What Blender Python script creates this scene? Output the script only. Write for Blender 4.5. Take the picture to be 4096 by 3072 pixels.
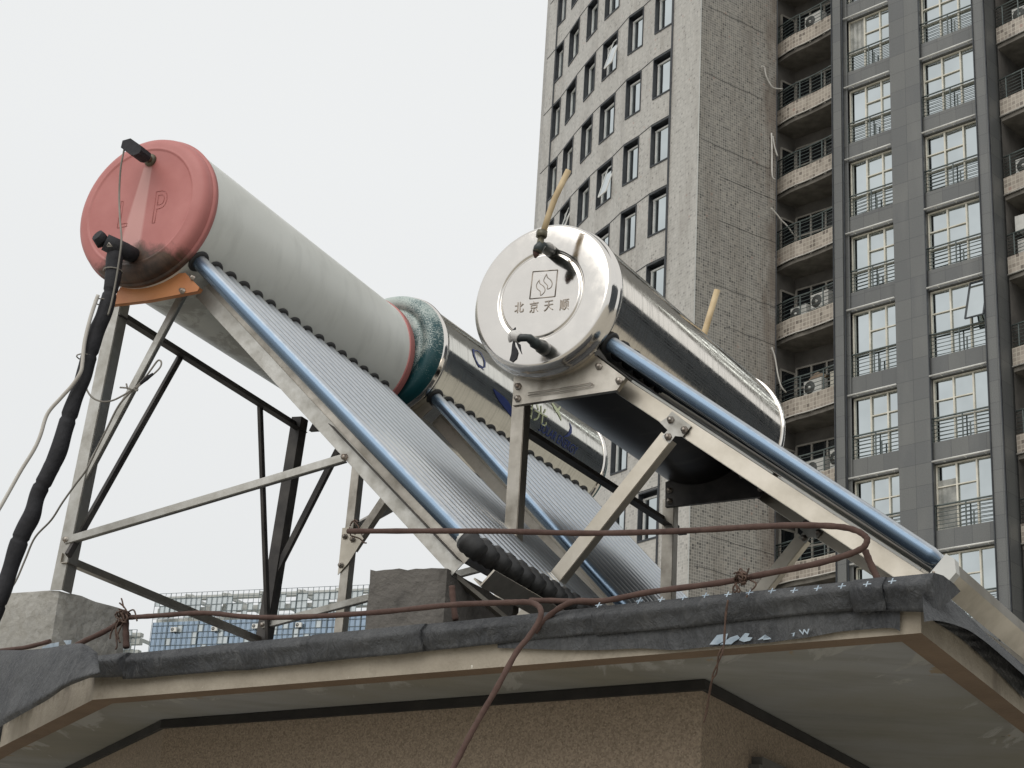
import bpy, bmesh, math, random
from mathutils import Vector as V, Matrix
from math import sin, cos, pi, radians as rad
random.seed(7)
S = bpy.context.scene
for o in list(bpy.data.objects): bpy.data.objects.remove(o)
COL = S.collection

# ---------------------------------------------------------------- camera
CX, CY, FP = 2048.0, 1536.0, 6830.0
PIT, ROL = rad(21.17019), rad(3.67)
C0 = V((0, 0, 1.6))
_F = V((0, cos(PIT), sin(PIT))); _r0 = V((1, 0, 0)); _u0 = V((0, -sin(PIT), cos(PIT)))
_R = _r0*cos(ROL)+_u0*sin(ROL); _U = -_r0*sin(ROL)+_u0*cos(ROL)
cd = bpy.data.cameras.new('camera'); cam = bpy.data.objects.new('camera', cd); COL.objects.link(cam)
cd.sensor_width = 36; cd.lens = FP/4096*36; cd.clip_start = .05; cd.clip_end = 3000
cam.matrix_world = Matrix(((_R.x, _U.x, -_F.x, C0.x), (_R.y, _U.y, -_F.y, C0.y), (_R.z, _U.z, -_F.z, C0.z), (0, 0, 0, 1)))
S.camera = cam
# ---------------------------------------------------------------- world, sun, exposure
W = bpy.data.worlds.new('World'); S.world = W; W.use_nodes = True
nt = W.node_tree; nt.nodes.clear()
wo = nt.nodes.new('ShaderNodeOutputWorld'); bg = nt.nodes.new('ShaderNodeBackground')
sky = nt.nodes.new('ShaderNodeTexSky'); sky.sky_type = 'NISHITA'; sky.sun_disc = False
SUN_EL, SUN_AZ = rad(48), rad(-150)
sky.sun_elevation = SUN_EL; sky.sun_rotation = SUN_AZ
hs = nt.nodes.new('ShaderNodeHueSaturation'); hs.inputs['Saturation'].default_value = .12
tc = nt.nodes.new('ShaderNodeTexCoord'); sp = nt.nodes.new('ShaderNodeSeparateXYZ'); nt.links.new(tc.outputs['Generated'], sp.inputs[0])
rp = nt.nodes.new('ShaderNodeValToRGB'); nt.links.new(sp.outputs['Z'], rp.inputs[0])
e = rp.color_ramp.elements
e[0].position = 0; e[0].color = (7.4, 7.6, 7.7, 1)
e[1].position = .75; e[1].color = (8.9, 9.0, 9.0, 1)
x = e.new(.3); x.color = (8.45, 8.6, 8.65, 1)
x = e.new(.47); x.color = (8.8, 8.95, 9.0, 1)
nz = nt.nodes.new('ShaderNodeTexNoise'); nz.inputs['Scale'].default_value = 1.6; nz.inputs['Detail'].default_value = 2
nt.links.new(tc.outputs['Generated'], nz.inputs['Vector'])
mr = nt.nodes.new('ShaderNodeMapRange'); mr.inputs[3].default_value = .97; mr.inputs[4].default_value = 1.03
nt.links.new(nz.outputs[0], mr.inputs[0])
vm = nt.nodes.new('ShaderNodeVectorMath'); vm.operation = 'SCALE'
nt.links.new(rp.outputs[0], vm.inputs[0]); nt.links.new(mr.outputs[0], vm.inputs['Scale'])
mx = nt.nodes.new('ShaderNodeMix'); mx.data_type = 'RGBA'; mx.inputs[0].default_value = .93
nt.links.new(sky.outputs[0], hs.inputs['Color']); nt.links.new(hs.outputs[0], mx.inputs[6]); nt.links.new(vm.outputs[0], mx.inputs[7])
nt.links.new(mx.outputs[2], bg.inputs[0]); bg.inputs[1].default_value = .1
nt.links.new(bg.outputs[0], wo.inputs[0])
sl = bpy.data.lights.new('sun', 'SUN'); sl.energy = 1.5; sl.angle = rad(60); sl.color = (1, .97, .92)
so = bpy.data.objects.new('sun', sl); COL.objects.link(so)
sd = V((sin(SUN_AZ)*cos(SUN_EL), cos(SUN_AZ)*cos(SUN_EL), sin(SUN_EL)))
so.rotation_euler = sd.to_track_quat('Z', 'Y').to_euler(); so.location = (0, -5, 20)
S.view_settings.view_transform = 'Standard'; S.view_settings.look = 'None'
S.view_settings.exposure = 0; S.view_settings.gamma = 1
try: S.cycles.max_bounces = 8; S.cycles.glossy_bounces = 5
except Exception: pass

# ---------------------------------------------------------------- rays from photo measurements to planes in the world
def ray(x, y): return _F+_R*((x-CX)/FP)-_U*((y-CY)/FP)
def onp(x, y, p0, n):
    d = ray(x, y); return C0+d*((p0-C0).dot(n)/d.dot(n))
def onz(x, y, z): return onp(x, y, V((0, 0, z)), V((0, 0, 1)))
Z = V((0, 0, 1))

# ---------------------------------------------------------------- mesh builder
class MB:
    def __init__(s): s.v = []; s.f = []; s.uv = []; s.sm = []
    def poly(s, pts, uv=None, sm=False):
        i = len(s.v); s.v += [V(p) for p in pts]; s.f.append(list(range(i, i+len(pts)))); s.uv.append(uv or [(0, 0)]*len(pts)); s.sm.append(sm)
    def prism(s, pts, off, sm=False):
        pts = [V(p) for p in pts]; off = V(off); q = [p+off for p in pts]; n = len(pts); i = len(s.v); s.v += pts+q
        s.f.append(list(range(i, i+n))[::-1]); s.f.append(list(range(i+n, i+2*n)))
        for k in range(n): s.f.append([i+k, i+(k+1) % n, i+n+(k+1) % n, i+n+k])
        s.uv += [None]*(n+2); s.sm += [sm]*(n+2)
    def box(s, c, X, Y, Zv):
        c = V(c); X = V(X)*.5; Y = V(Y)*.5; Zv = V(Zv)*.5
        s.prism([c-X-Y-Zv, c+X-Y-Zv, c+X+Y-Zv, c-X+Y-Zv], Zv*2)
    def bar(s, p, q, w, h, up=Z):
        p = V(p); q = V(q); d = (q-p).normalized(); sd_ = d.cross(V(up)).normalized()
        if sd_.length < .1: sd_ = d.orthogonal().normalized()
        u = sd_.cross(d)
        s.box((p+q)/2, sd_*w, u*h, q-p)
    def tube(s, pts, r, n=8, cap=True):
        pts = [V(p) for p in pts]; m = len(pts)
        rr = r if isinstance(r, (list, tuple)) else [r]*m
        t0 = (pts[1]-pts[0]).normalized(); nrm = t0.orthogonal().normalized(); base = len(s.v)
        for k in range(m):
            t = (pts[min(k+1, m-1)]-pts[max(k-1, 0)]).normalized()
            nrm = (nrm-t*nrm.dot(t)).normalized(); b = t.cross(nrm)
            for j in range(n):
                a = 2*pi*j/n; s.v.append(pts[k]+(nrm*cos(a)+b*sin(a))*rr[k])
        for k in range(m-1):
            for j in range(n):
                a = base+k*n+j; b_ = base+k*n+(j+1) % n
                s.f.append([a, b_, b_+n, a+n]); s.uv.append(None); s.sm.append(True)
        if cap:
            s.f.append([base+j for j in range(n)][::-1]); s.f.append([base+(m-1)*n+j for j in range(n)]); s.uv += [None]*2; s.sm += [False]*2
    def lathe(s, prof, o, a, h, z, n=96, sharp=()):
        # prof: (axial, radius); uv = coordinates across the disc
        o = V(o); base = len(s.v); m = len(prof)
        for (t, r) in prof:
            for j in range(n):
                th = 2*pi*j/n; s.v.append(o+a*t+(h*cos(th)+z*sin(th))*r)
        for k in range(m-1):
            for j in range(n):
                A = base+k*n+j; B = base+k*n+(j+1) % n; th = 2*pi*j/n; th2 = 2*pi*(j+1)/n; r1 = prof[k][1]; r2 = prof[k+1][1]
                s.f.append([A, B, B+n, A+n]); s.sm.append(True)
                s.uv.append([(cos(th)*r1, sin(th)*r1), (cos(th2)*r1, sin(th2)*r1), (cos(th2)*r2, sin(th2)*r2), (cos(th)*r2, sin(th)*r2)])
    def build(s, name, mat, parent=None, smooth_angle=None, recalc=True):
        off = V(parent['_o']) if parent is not None and '_o' in parent else V((0, 0, 0))
        me = bpy.data.meshes.new(name); me.from_pydata([p-off for p in s.v], [], s.f)
        me.materials.append(mat)
        if any(u is not None for u in s.uv):
            l = me.uv_layers.new(name='UVMap'); i = 0
            for f, u in zip(s.f, s.uv):
                for k in range(len(f)):
                    l.data[i].uv = u[k] if u else (0, 0); i += 1
        me.polygons.foreach_set('use_smooth', s.sm)
        if recalc:
            bm = bmesh.new(); bm.from_mesh(me); bmesh.ops.remove_doubles(bm, verts=bm.verts, dist=1e-5)
            bmesh.ops.recalc_face_normals(bm, faces=bm.faces)
            if smooth_angle:
                for e_ in bm.edges:
                    if len(e_.link_faces) == 2 and e_.calc_face_angle(0) > smooth_angle: e_.smooth = False
            bm.to_mesh(me); bm.free()
        o = bpy.data.objects.new(name, me); COL.objects.link(o)
        if parent is not None: o.parent = parent
        return o
def tag(o, label=None, cat=None, group=None, kind=None):
    if label: o['label'] = label
    if cat: o['category'] = cat
    if group: o['group'] = group
    if kind: o['kind'] = kind
    return o
def empty(name, loc, label, cat, group=None):
    o = bpy.data.objects.new(name, None); COL.objects.link(o); o.location = loc; o['_o'] = list(loc); o.empty_display_size = .2
    return tag(o, label, cat, group)
def sub(o, par):       # sub-part keeps world coordinates of its builder
    o['_o'] = par['_o']; return o
def pt(mb, name, mat, parent, under=None, sa=None):
    """part of a thing (under=None) or a sub-part of a part"""
    o = mb.build(name, mat, parent, smooth_angle=sa)
    if under is not None: o.parent = under
    return o
def smooth_path(pts, n=6):
    P = [V(p) for p in pts]; out = []
    for i in range(len(P)-1):
        a = P[max(i-1, 0)]; b = P[i]; c = P[i+1]; d = P[min(i+2, len(P)-1)]
        for k in range(n):
            t = k/n; out.append(.5*((2*b)+(c-a)*t+(2*a-5*b+4*c-d)*t*t+(3*b-a-3*c+d)*t**3))
    out.append(P[-1]); return out

# ---------------------------------------------------------------- materials
class N:
    def __init__(s, name):
        s.m = bpy.data.materials.new(name); s.m.use_nodes = True; s.t = s.m.node_tree
        s.b = s.t.nodes['Principled BSDF']
    def n(s, ty, **k):
        x = s.t.nodes.new('ShaderNode'+ty)
        for a, v in k.items():
            if a in ('op',): x.operation = v
            else: setattr(x, a, v)
        return x
    def l(s, a, b): s.t.links.new(a, b); return a
    def coord(s, kind='Object', scale=(1, 1, 1)):
        c = s.n('TexCoord'); m = s.n('Mapping'); m.inputs['Scale'].default_value = scale
        s.l(c.outputs[kind], m.inputs[0]); return m.outputs[0]
    def noise(s, vec, sc, det=4, rough=.55, dist=0):
        x = s.n('TexNoise'); x.inputs['Scale'].default_value = sc; x.inputs['Detail'].default_value = det; x.inputs['Roughness'].default_value = rough; x.inputs['Distortion'].default_value = dist
        s.l(vec, x.inputs['Vector']); return x.outputs[0]
    def ramp(s, f, stops):
        x = s.n('ValToRGB'); e = x.color_ramp.elements
        while len(e) < len(stops): e.new(.5)
        for el, (p, c) in zip(e, stops):
            el.position = p; el.color = (c, c, c, 1) if isinstance(c, (int, float)) else (*c, 1)
        s.l(f, x.inputs[0]); return x.outputs[0]
    def mix(s, f, a, b, blend='MIX'):
        x = s.n('Mix', data_type='RGBA', blend_type=blend)
        for i, v in ((0, f), (6, a), (7, b)):
            if isinstance(v, (int, float)): x.inputs[i].default_value = v
            elif isinstance(v, tuple): x.inputs[i].default_value = (*v, 1)
            else: s.l(v, x.inputs[i])
        return x.outputs[2]
    def math(s, op, a, b=0, c=None):
        x = s.n('Math', op=op)
        for i, v in enumerate((a, b) if c is None else (a, b, c)):
            if isinstance(v, (int, float)): x.inputs[i].default_value = v
            else: s.l(v, x.inputs[i])
        return x.outputs[0]
    def bump(s, f, st, dist=.01):
        x = s.n('Bump'); x.inputs['Strength'].default_value = st; x.inputs['Distance'].default_value = dist
        s.l(f, x.inputs['Height']); s.l(x.outputs[0], s.b.inputs['Normal']); return x
    def set(s, **k):
        for a, v in k.items():
            i = s.b.inputs[{'base': 'Base Color', 'rough': 'Roughness', 'metal': 'Metallic', 'ior': 'IOR', 'coat': 'Coat Weight', 'spec': 'Specular IOR Level', 'crough': 'Coat Roughness', 'alpha': 'Alpha', 'trans': 'Transmission Weight'}[a]]
            if isinstance(v, tuple): i.default_value = (*v, 1)
            elif isinstance(v, (int, float)): i.default_value = v
            else: s.l(v, i)
        return s

def simple(name, c1, c2, sc=6, rough=.6, metal=0, bump=.0, bsc=None, bd=.004, stops=(.35, .65), det=6, stretch=(1, 1, 1)):
    k = N(name); v = k.coord('Object', stretch); f = k.noise(v, sc, det)
    k.set(base=k.mix(k.ramp(f, [(stops[0], 0.), (stops[1], 1.)]), c1, c2), rough=rough, metal=metal)
    if bump: k.bump(k.noise(v, bsc or sc*5, 5), bump, bd)
    return k.m

def tile_mat(name, base, dark, light, p=.1, darkness=.16, joint=(.42, .40, .35), stain=True, edge=0):
    k = N(name); uv = k.coord('UV', (1/p, 1/p, 1))
    fl = k.n('VectorMath', op='FLOOR'); k.l(uv, fl.inputs[0]); fr = k.n('VectorMath', op='FRACTION'); k.l(uv, fr.inputs[0])
    wn = k.n('TexWhiteNoise', noise_dimensions='2D'); k.l(fl.outputs[0], wn.inputs['Vector'])
    big = k.noise(k.coord('UV', (1, 1, 1)), .45, 5, .6)
    v = k.math('ADD', wn.outputs[0], k.math('MULTIPLY', k.math('SUBTRACT', big, .5), .22))
    c = k.ramp(v, [(.0, dark), (darkness*.35, dark), (darkness, tuple(.6*a+.4*b for a, b in zip(base, dark))), (.45, tuple(.85*a+.15*b for a, b in zip(base, dark))), (.7, base), (1.05 if False else 1., light)])
    sp_ = k.n('SeparateXYZ'); k.l(fr.outputs[0], sp_.inputs[0])
    jx = k.math('ABSOLUTE', k.math('SUBTRACT', sp_.outputs[0], .5)); jy = k.math('ABSOLUTE', k.math('SUBTRACT', sp_.outputs[1], .5))
    j = k.math('GREATER_THAN', k.math('MAXIMUM', jx, jy), .41)
    hue = k.mix(k.math('MULTIPLY', k.math('GREATER_THAN', k.ramp(wn.outputs['Color'], [(0, 0.), (1, 1.)]), .93), .5), c, (.30, .17, .14))
    c = k.mix(j, hue, joint)
    if edge:
        su = k.n('SeparateXYZ'); k.l(k.coord('UV'), su.inputs[0]); en = k.noise(k.coord('UV', (1.6, .5, 1)), 1.1, 7, .65)
        em = k.math('ADD', k.math('MULTIPLY', k.math('SUBTRACT', su.outputs[0], edge), .35), k.math('SUBTRACT', en, .5))
        c = k.mix(k.math('MULTIPLY', k.ramp(em, [(.0, 0.), (.22, 1.)]), .6), c, (.15, .115, .09))
    if stain:
        st = k.noise(k.coord('UV', (1.3, .22, 1)), .9, 6, .65)
        c = k.mix(k.math('MULTIPLY', k.ramp(st, [(.48, 0.), (.72, 1.)]), .45), c, (.16, .135, .11))
    k.set(base=c, rough=.45)
    return k.m
M = {}
M['tile_side'] = tile_mat('mosaic_tile_side', (.26, .248, .226), (.11, .106, .10), (.35, .325, .285), darkness=.13, joint=(.44, .42, .375), edge=3.0)
M['tile_curve'] = tile_mat('mosaic_tile_curved', (.40, .388, .36), (.25, .242, .225), (.455, .44, .41), darkness=.09, joint=(.45, .43, .39))
M['tile_balcony'] = tile_mat('mosaic_tile_balcony', (.36, .315, .27), (.17, .145, .125), (.44, .39, .335), p=.15, darkness=.17, joint=(.50, .46, .39))
def granite():
    k = N('dark_granite'); uv = k.coord('UV', (1, 1, 1))
    sp_ = k.n('SeparateXYZ'); k.l(uv, sp_.inputs[0])
    jx = k.math('LESS_THAN', k.math('FRACT', k.math('DIVIDE', sp_.outputs[0], .6)), .025)
    jy = k.math('LESS_THAN', k.math('FRACT', k.math('DIVIDE', sp_.outputs[1], .71)), .022)
    cell = k.n('VectorMath', op='FLOOR'); s2 = k.coord('UV', (1/.6, 1/.71, 1)); k.l(s2, cell.inputs[0])
    wn = k.n('TexWhiteNoise', noise_dimensions='2D'); k.l(cell.outputs[0], wn.inputs['Vector'])
    f = k.noise(k.coord('UV', (1, 1, 1)), 38, 3); g = k.noise(k.coord('UV', (1.5, .3, 1)), 1.1, 4)
    c = k.mix(k.ramp(f, [(.3, 0.), (.7, 1.)]), (.11, .113, .108), (.175, .178, .172))
    c = k.mix(k.math('MULTIPLY', wn.outputs[0], .35), c, (.06, .066, .078))
    c = k.mix(k.math('MULTIPLY', k.ramp(g, [(.5, 0.), (.75, 1.)]), .35), c, (.20, .20, .19))
    c = k.mix(k.math('MULTIPLY', k.math('MAXIMUM', jx, jy), .55), c, (.035, .036, .038))
    k.set(base=c, rough=.5); return k.m
M['granite'] = granite()
M['slate_trim'] = simple('slate_trim', (.018, .021, .026), (.035, .04, .046), 4, .5)
M['window_frame'] = simple('white_window_frame', (.55, .55, .53), (.68, .68, .66), 3, .4)
M['cream_frame'] = simple('cream_window_frame', (.58, .55, .46), (.72, .69, .60), 3, .45)
M['old_frame'] = simple('weathered_window_frame', (.24, .225, .2), (.36, .34, .3), 3, .5)
def glass(name, c, rough, metal, dark=(.02, .022, .025)):
    k = N(name); v = k.coord('Object'); f = k.noise(v, .6, 3)
    k.set(base=k.mix(k.ramp(f, [(.35, 0.), (.65, 1.)]), c, tuple(x*.86 for x in c)), rough=rough, metal=metal)
    k.bump(k.noise(v, 1.1, 1), .06, .05); return k.m
M['pane'] = glass('reflective_window_glass', (.60, .645, .65), .04, 1)
M['dark_pane'] = glass('dark_window_glass', (.012, .014, .016), .06, 0)
M['blue_pane'] = glass('blue_curtain_glass', (.36, .45, .55), .15, .9)
M['pale_pane'] = glass('pale_curtain_glass', (.62, .66, .66), .2, .8)
M['rail_green'] = simple('dark_green_painted_steel', (.07, .09, .088), (.11, .13, .125), 8, .45)
M['concrete_dark'] = simple('stained_concrete', (.12, .11, .095), (.21, .195, .17), 2.5, .85, bump=.3)
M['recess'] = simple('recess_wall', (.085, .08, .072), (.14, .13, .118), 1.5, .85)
M['white_metal'] = simple('white_enamel', (.56, .56, .53), (.68, .675, .64), 5, .4)
M['ac_grey'] = simple('grille_grey', (.05, .052, .05), (.09, .09, .085), 20, .6)
M['white_pipe'] = simple('white_plastic_pipe', (.52, .5, .46), (.66, .64, .6), 3, .5)
M['black_rubber'] = simple('black_rubber', (.012, .012, .013), (.03, .03, .03), 14, .55, bump=.2)
def steel(name, c1, c2, rough, dirt=.3, streak=(1, 1, 1), sc=3, bmp=.03):
    k = N(name); v = k.coord('Object', streak); f = k.noise(v, sc, 6, .65)
    col = k.mix(k.ramp(f, [(.35, 0.), (.7, 1.)]), c1, c2)
    k.set(base=col, metal=1, rough=k.ramp(f, [(.3, rough), (.75, rough+dirt)]))
    k.bump(k.noise(v, sc*9, 4), bmp, .002); return k.m
M['frame_steel'] = steel('weathered_stainless', (.50, .465, .41), (.30, .275, .235), .34, .28, sc=9)
M['galv'] = steel('galvanised_frame', (.50, .49, .46), (.36, .345, .31), .42, .25, sc=14, bmp=.12)
M['dark_angle'] = simple('dark_steel', (.035, .032, .032), (.09, .082, .075), 9, .55, .3, bump=.1)  # dark steel for rear rails and the far frame parts
M['channel'] = steel('aluminium_channel', (.62, .57, .49), (.42, .38, .31), .3, .2, sc=4)
M['black_sheet'] = simple('scratched_black_sheet', (.022, .019, .017), (.085, .072, .06), 6, .38, .3, stops=(.55, .9), stretch=(1, 3, 1))
M['orange'] = simple('orange_painted_plate', (.44, .17, .065), (.52, .225, .09), 9, .45, bump=.1)
M['bolt'] = steel('zinc_bolt', (.45, .42, .38), (.2, .14, .1), .35, .3, sc=60)
def tankwhite():
    k = N('white_painted_tank'); v = k.coord('Object', (1, 1, 1)); f = k.noise(v, 2.2, 6); g = k.noise(k.coord('Object', (1, 1, .3)), 16, 5)
    c = k.mix(k.ramp(f, [(.35, 0.), (.7, 1.)]), (.62, .63, .59), (.70, .71, .67))
    c = k.mix(k.math('MULTIPLY', k.ramp(g, [(.5, 0.), (.75, 1.)]), .3), c, (.40, .405, .375))
    q_ = k.noise(k.coord('Object', (1.5, 1.5, 1)), 3.2, 7, .7, 1.2); sz = k.n('SeparateXYZ'); k.l(v, sz.inputs[0]); c = k.mix(k.math('MULTIPLY', k.math('MULTIPLY', k.ramp(q_, [(.5, 0.), (.56, 1.)]), k.ramp(k.math('SUBTRACT', 1.05, sz.outputs[2]), [(.0, 0.), (.12, 1.)])), .55), c, (.15, .12, .09))
    k.set(base=c, rough=.42, coat=.15, crough=.3); k.bump(k.noise(v, 5, 2), .02, .01); return k.m
M['tank_white'] = tankwhite()
def pinkcap():
    k = N('pink_end_cap_paint'); uv = k.coord('UV'); s_ = k.n('SeparateXYZ'); k.l(uv, s_.inputs[0]); X, Y = s_.outputs[0], s_.outputs[1]
    f = k.noise(uv, 9, 6); c = k.mix(k.ramp(f, [(.3, 0.), (.7, 1.)]), (.40, .135, .122), (.47, .18, .165))
    # washed out run below the sensor
    w = k.math('ABSOLUTE', k.math('SUBTRACT', X, k.math('ADD', -.004, k.math('MULTIPLY', Y, .10))))
    wid = k.math('ADD', .020, k.math('MULTIPLY', k.math('SUBTRACT', .11, Y), .10))
    run = k.math('MULTIPLY', k.math('SUBTRACT', 1, k.math('SMOOTHSTEP', w, 0, 1) if False else k.ramp(k.math('DIVIDE', w, wid), [(.75, 0.), (1., 1.)])), k.ramp(Y, [(.0, 1.), (.13, 1.), (.14, 0.)]))
    c = k.mix(k.math('MULTIPLY', run, .5), c, (.68, .42, .39))
    # soot and grime at the bottom
    n1 = k.noise(uv, 14, 8, .7, .5)
    d = k.math('ADD', k.math('MULTIPLY', k.math('SUBTRACT', -.105, Y), 9), k.math('MULTIPLY', k.math('SUBTRACT', n1, .5), 1.6))
    d = k.math('SUBTRACT', d, k.math('MULTIPLY', k.math('ABSOLUTE', k.math('SUBTRACT', X, .02)), 3.0))
    c = k.mix(k.ramp(d, [(.0, 0.), (.45, 1.)]), c, k.mix(k.ramp(n1, [(.4, 0.), (.65, 1.)]), (.028, .018, .014), (.10, .055, .035)))
    k.set(base=c, rough=.5); k.bump(f, .06, .004); return k.m
M['pink'] = pinkcap()
M['pink_plain'] = simple('pink_paint', (.42, .14, .13), (.48, .18, .165), 9, .5)
def tealcap():
    k = N('worn_teal_end_cap'); uv = k.coord('UV'); s_ = k.n('SeparateXYZ'); k.l(uv, s_.inputs[0])
    n1 = k.noise(uv, 230, 4, .7); n2 = k.noise(uv, 9, 4)
    d = k.math('ADD', k.math('MULTIPLY', s_.outputs[1], 2.3), k.math('ADD', k.math('MULTIPLY', k.math('SUBTRACT', n1, .5), 2.2), k.math('MULTIPLY', k.math('SUBTRACT', n2, .5), 1.6)))
    c = k.mix(k.ramp(d, [(.02, 0.), (.3, 1.)]), (.003, .055, .065), (.40, .46, .43))
    k.set(base=c, rough=.38); return k.m
M['teal'] = tealcap()
M['teal_plain'] = simple('teal_paint', (.0, .09, .10), (.01, .14, .15), 9, .4)
def mirror(name, base, amt=.45):
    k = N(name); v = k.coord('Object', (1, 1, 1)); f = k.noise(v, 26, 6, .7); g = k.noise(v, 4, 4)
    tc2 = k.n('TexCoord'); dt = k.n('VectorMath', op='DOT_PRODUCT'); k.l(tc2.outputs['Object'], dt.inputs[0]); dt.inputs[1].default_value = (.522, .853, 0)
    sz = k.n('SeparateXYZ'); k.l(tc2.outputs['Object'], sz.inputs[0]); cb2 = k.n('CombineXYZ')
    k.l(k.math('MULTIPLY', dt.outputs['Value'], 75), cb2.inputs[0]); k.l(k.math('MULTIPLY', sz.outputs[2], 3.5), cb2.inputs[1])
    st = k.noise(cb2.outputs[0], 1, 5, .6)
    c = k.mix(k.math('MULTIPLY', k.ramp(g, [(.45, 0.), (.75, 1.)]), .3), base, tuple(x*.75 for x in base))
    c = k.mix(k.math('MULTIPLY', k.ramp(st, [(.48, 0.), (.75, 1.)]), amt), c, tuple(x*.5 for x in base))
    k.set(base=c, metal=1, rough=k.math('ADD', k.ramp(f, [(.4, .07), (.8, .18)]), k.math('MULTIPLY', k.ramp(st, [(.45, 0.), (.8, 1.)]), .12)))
    k.bump(k.noise(v, 5, 2), .06, .003); return k.m
M['mirror'] = mirror('polished_stainless', (.80, .745, .665))
M['mirror_cap'] = mirror('polished_stainless_cap', (.79, .75, .70), .2)
M['mirror_b'] = mirror('polished_stainless_worn', (.70, .68, .62))
M['relief'] = steel('stamped_relief', (.36, .32, .28), (.25, .22, .19), .3, .1, sc=40)  # darker steel: the raised stamping's darker reflection is put into the colour
def tubeglass():
    k = N('vacuum_tube_glass'); v = k.coord('Object'); f = k.noise(v, 5, 4); st = k.noise(k.coord('Object', (1, 1, 1)), 30, 5)
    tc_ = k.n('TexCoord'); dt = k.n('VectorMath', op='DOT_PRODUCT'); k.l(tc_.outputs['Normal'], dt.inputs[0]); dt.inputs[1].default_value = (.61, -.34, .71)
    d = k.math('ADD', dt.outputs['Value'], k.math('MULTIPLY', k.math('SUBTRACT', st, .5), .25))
    m = k.ramp(d, [(.45, 0.), (.88, 1.)])  # pale colour on the upward side paints in the grazing sky sheen
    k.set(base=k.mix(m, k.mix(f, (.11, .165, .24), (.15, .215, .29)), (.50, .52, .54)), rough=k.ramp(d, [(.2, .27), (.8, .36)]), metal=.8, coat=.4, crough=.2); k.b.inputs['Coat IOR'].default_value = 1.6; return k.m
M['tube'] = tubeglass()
M['navy'] = simple('navy_print', (.012, .025, .12), (.02, .04, .17), 9, .4)
M['lime'] = simple('pale_lime_print', (.42, .46, .28), (.5, .54, .34), 9, .4)
def felt():
    k = N('bitumen_felt'); v = k.coord('Object'); w = k.coord('Object', (1, 1, .35))
    f = k.noise(v, 5, 6, .6); g = k.noise(w, 45, 5, .65, 1.0); h_ = k.noise(v, 140, 3)
    c = k.mix(k.ramp(f, [(.35, 0.), (.7, 1.)]), (.030, .032, .036), (.066, .068, .070))
    c = k.mix(k.math('MULTIPLY', k.ramp(g, [(.5, 0.), (.7, 1.)]), .38), c, (.13, .13, .13))
    k.set(base=c, rough=k.ramp(h_, [(.3, .5), (.7, .72)])); k.bump(k.math('ADD', k.math('MULTIPLY', g, 1.), k.math('MULTIPLY', k.noise(k.coord('Object', (1, 1, .6)), 16, 6, .6, 1.5), 1.4)), 1., .009); return k.m
M['felt'] = felt()
def stucco(name, c1, c2, sc, bs, dirt=None, bd=.004, speck=None, dsc=3):
    k = N(name); v = k.coord('Object'); f = k.noise(v, sc, 8, .7); h_ = k.noise(v, bs, 4, .6)
    c = k.mix(k.ramp(f, [(.3, 0.), (.7, 1.)]), c1, c2)
    if speck:
        vo = k.n('TexVoronoi'); vo.inputs['Scale'].default_value = speck[0]; k.l(v, vo.inputs['Vector'])
        c = k.mix(k.math('MULTIPLY', k.ramp(vo.outputs['Color'], [(.2, 0.), (.9, 1.)]), .75), c, speck[1])
    if dirt:
        g = k.noise(v, dsc, 8, .68, .4)
        c = k.mix(k.ramp(g, [(dirt[1], 0.), (dirt[1]+.12, 1.)]), c, dirt[0])
    k.set(base=c, rough=.9); k.bump(h_, .6, bd); return k.m
M['fascia'] = stucco('beige_painted_fascia', (.27, .235, .185), (.37, .325, .26), 9, 120, dirt=((.13, .11, .09), .57), dsc=5, bd=.004)
def soffit_mat():
    k = N('peeling_soffit_paint'); uv = k.coord('UV'); sp2 = k.n('SeparateXYZ'); k.l(uv, sp2.inputs[0]); v = k.coord('Object'); w = k.coord('Object', (2.2, .7, 1))
    f = k.noise(v, 1.3, 5); c = k.mix(k.ramp(f, [(.38, 0.), (.58, 1.)]), (.25, .255, .255), (.205, .20, .17))
    h2 = k.noise(k.coord('Object', (.6, 2.2, 1)), 4, 7, .65); c = k.mix(k.math('MULTIPLY', k.ramp(h2, [(.45, 0.), (.7, 1.)]), .5), c, (.14, .138, .12))
    g = k.noise(w, 3.4, 8, .62, .8)
    e = k.math('ADD', g, k.math('MULTIPLY', k.math('SUBTRACT', .35, sp2.outputs[1]), .24))
    c = k.mix(k.ramp(e, [(.575, 0.), (.62, 1.)]), c, (.30, .30, .285))
    e2 = k.math('ADD', k.noise(v, 8, 8, .7, .5), k.math('MULTIPLY', k.math('SUBTRACT', .35, sp2.outputs[1]), .35))
    c = k.mix(k.ramp(e2, [(.68, 0.), (.71, 1.)]), c, (.24, .19, .13))
    e3 = k.noise(v, 21, 3); c = k.mix(k.ramp(e3, [(.77, 0.), (.78, 1.)]), c, (.05, .045, .04))
    k.set(base=c, rough=.9); k.bump(k.math('ADD', k.ramp(e, [(.60, 0.), (.635, 1.)]), k.math('MULTIPLY', k.noise(v, 60, 4), .5)), .4, .003); return k.m
M['soffit'] = soffit_mat()
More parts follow.
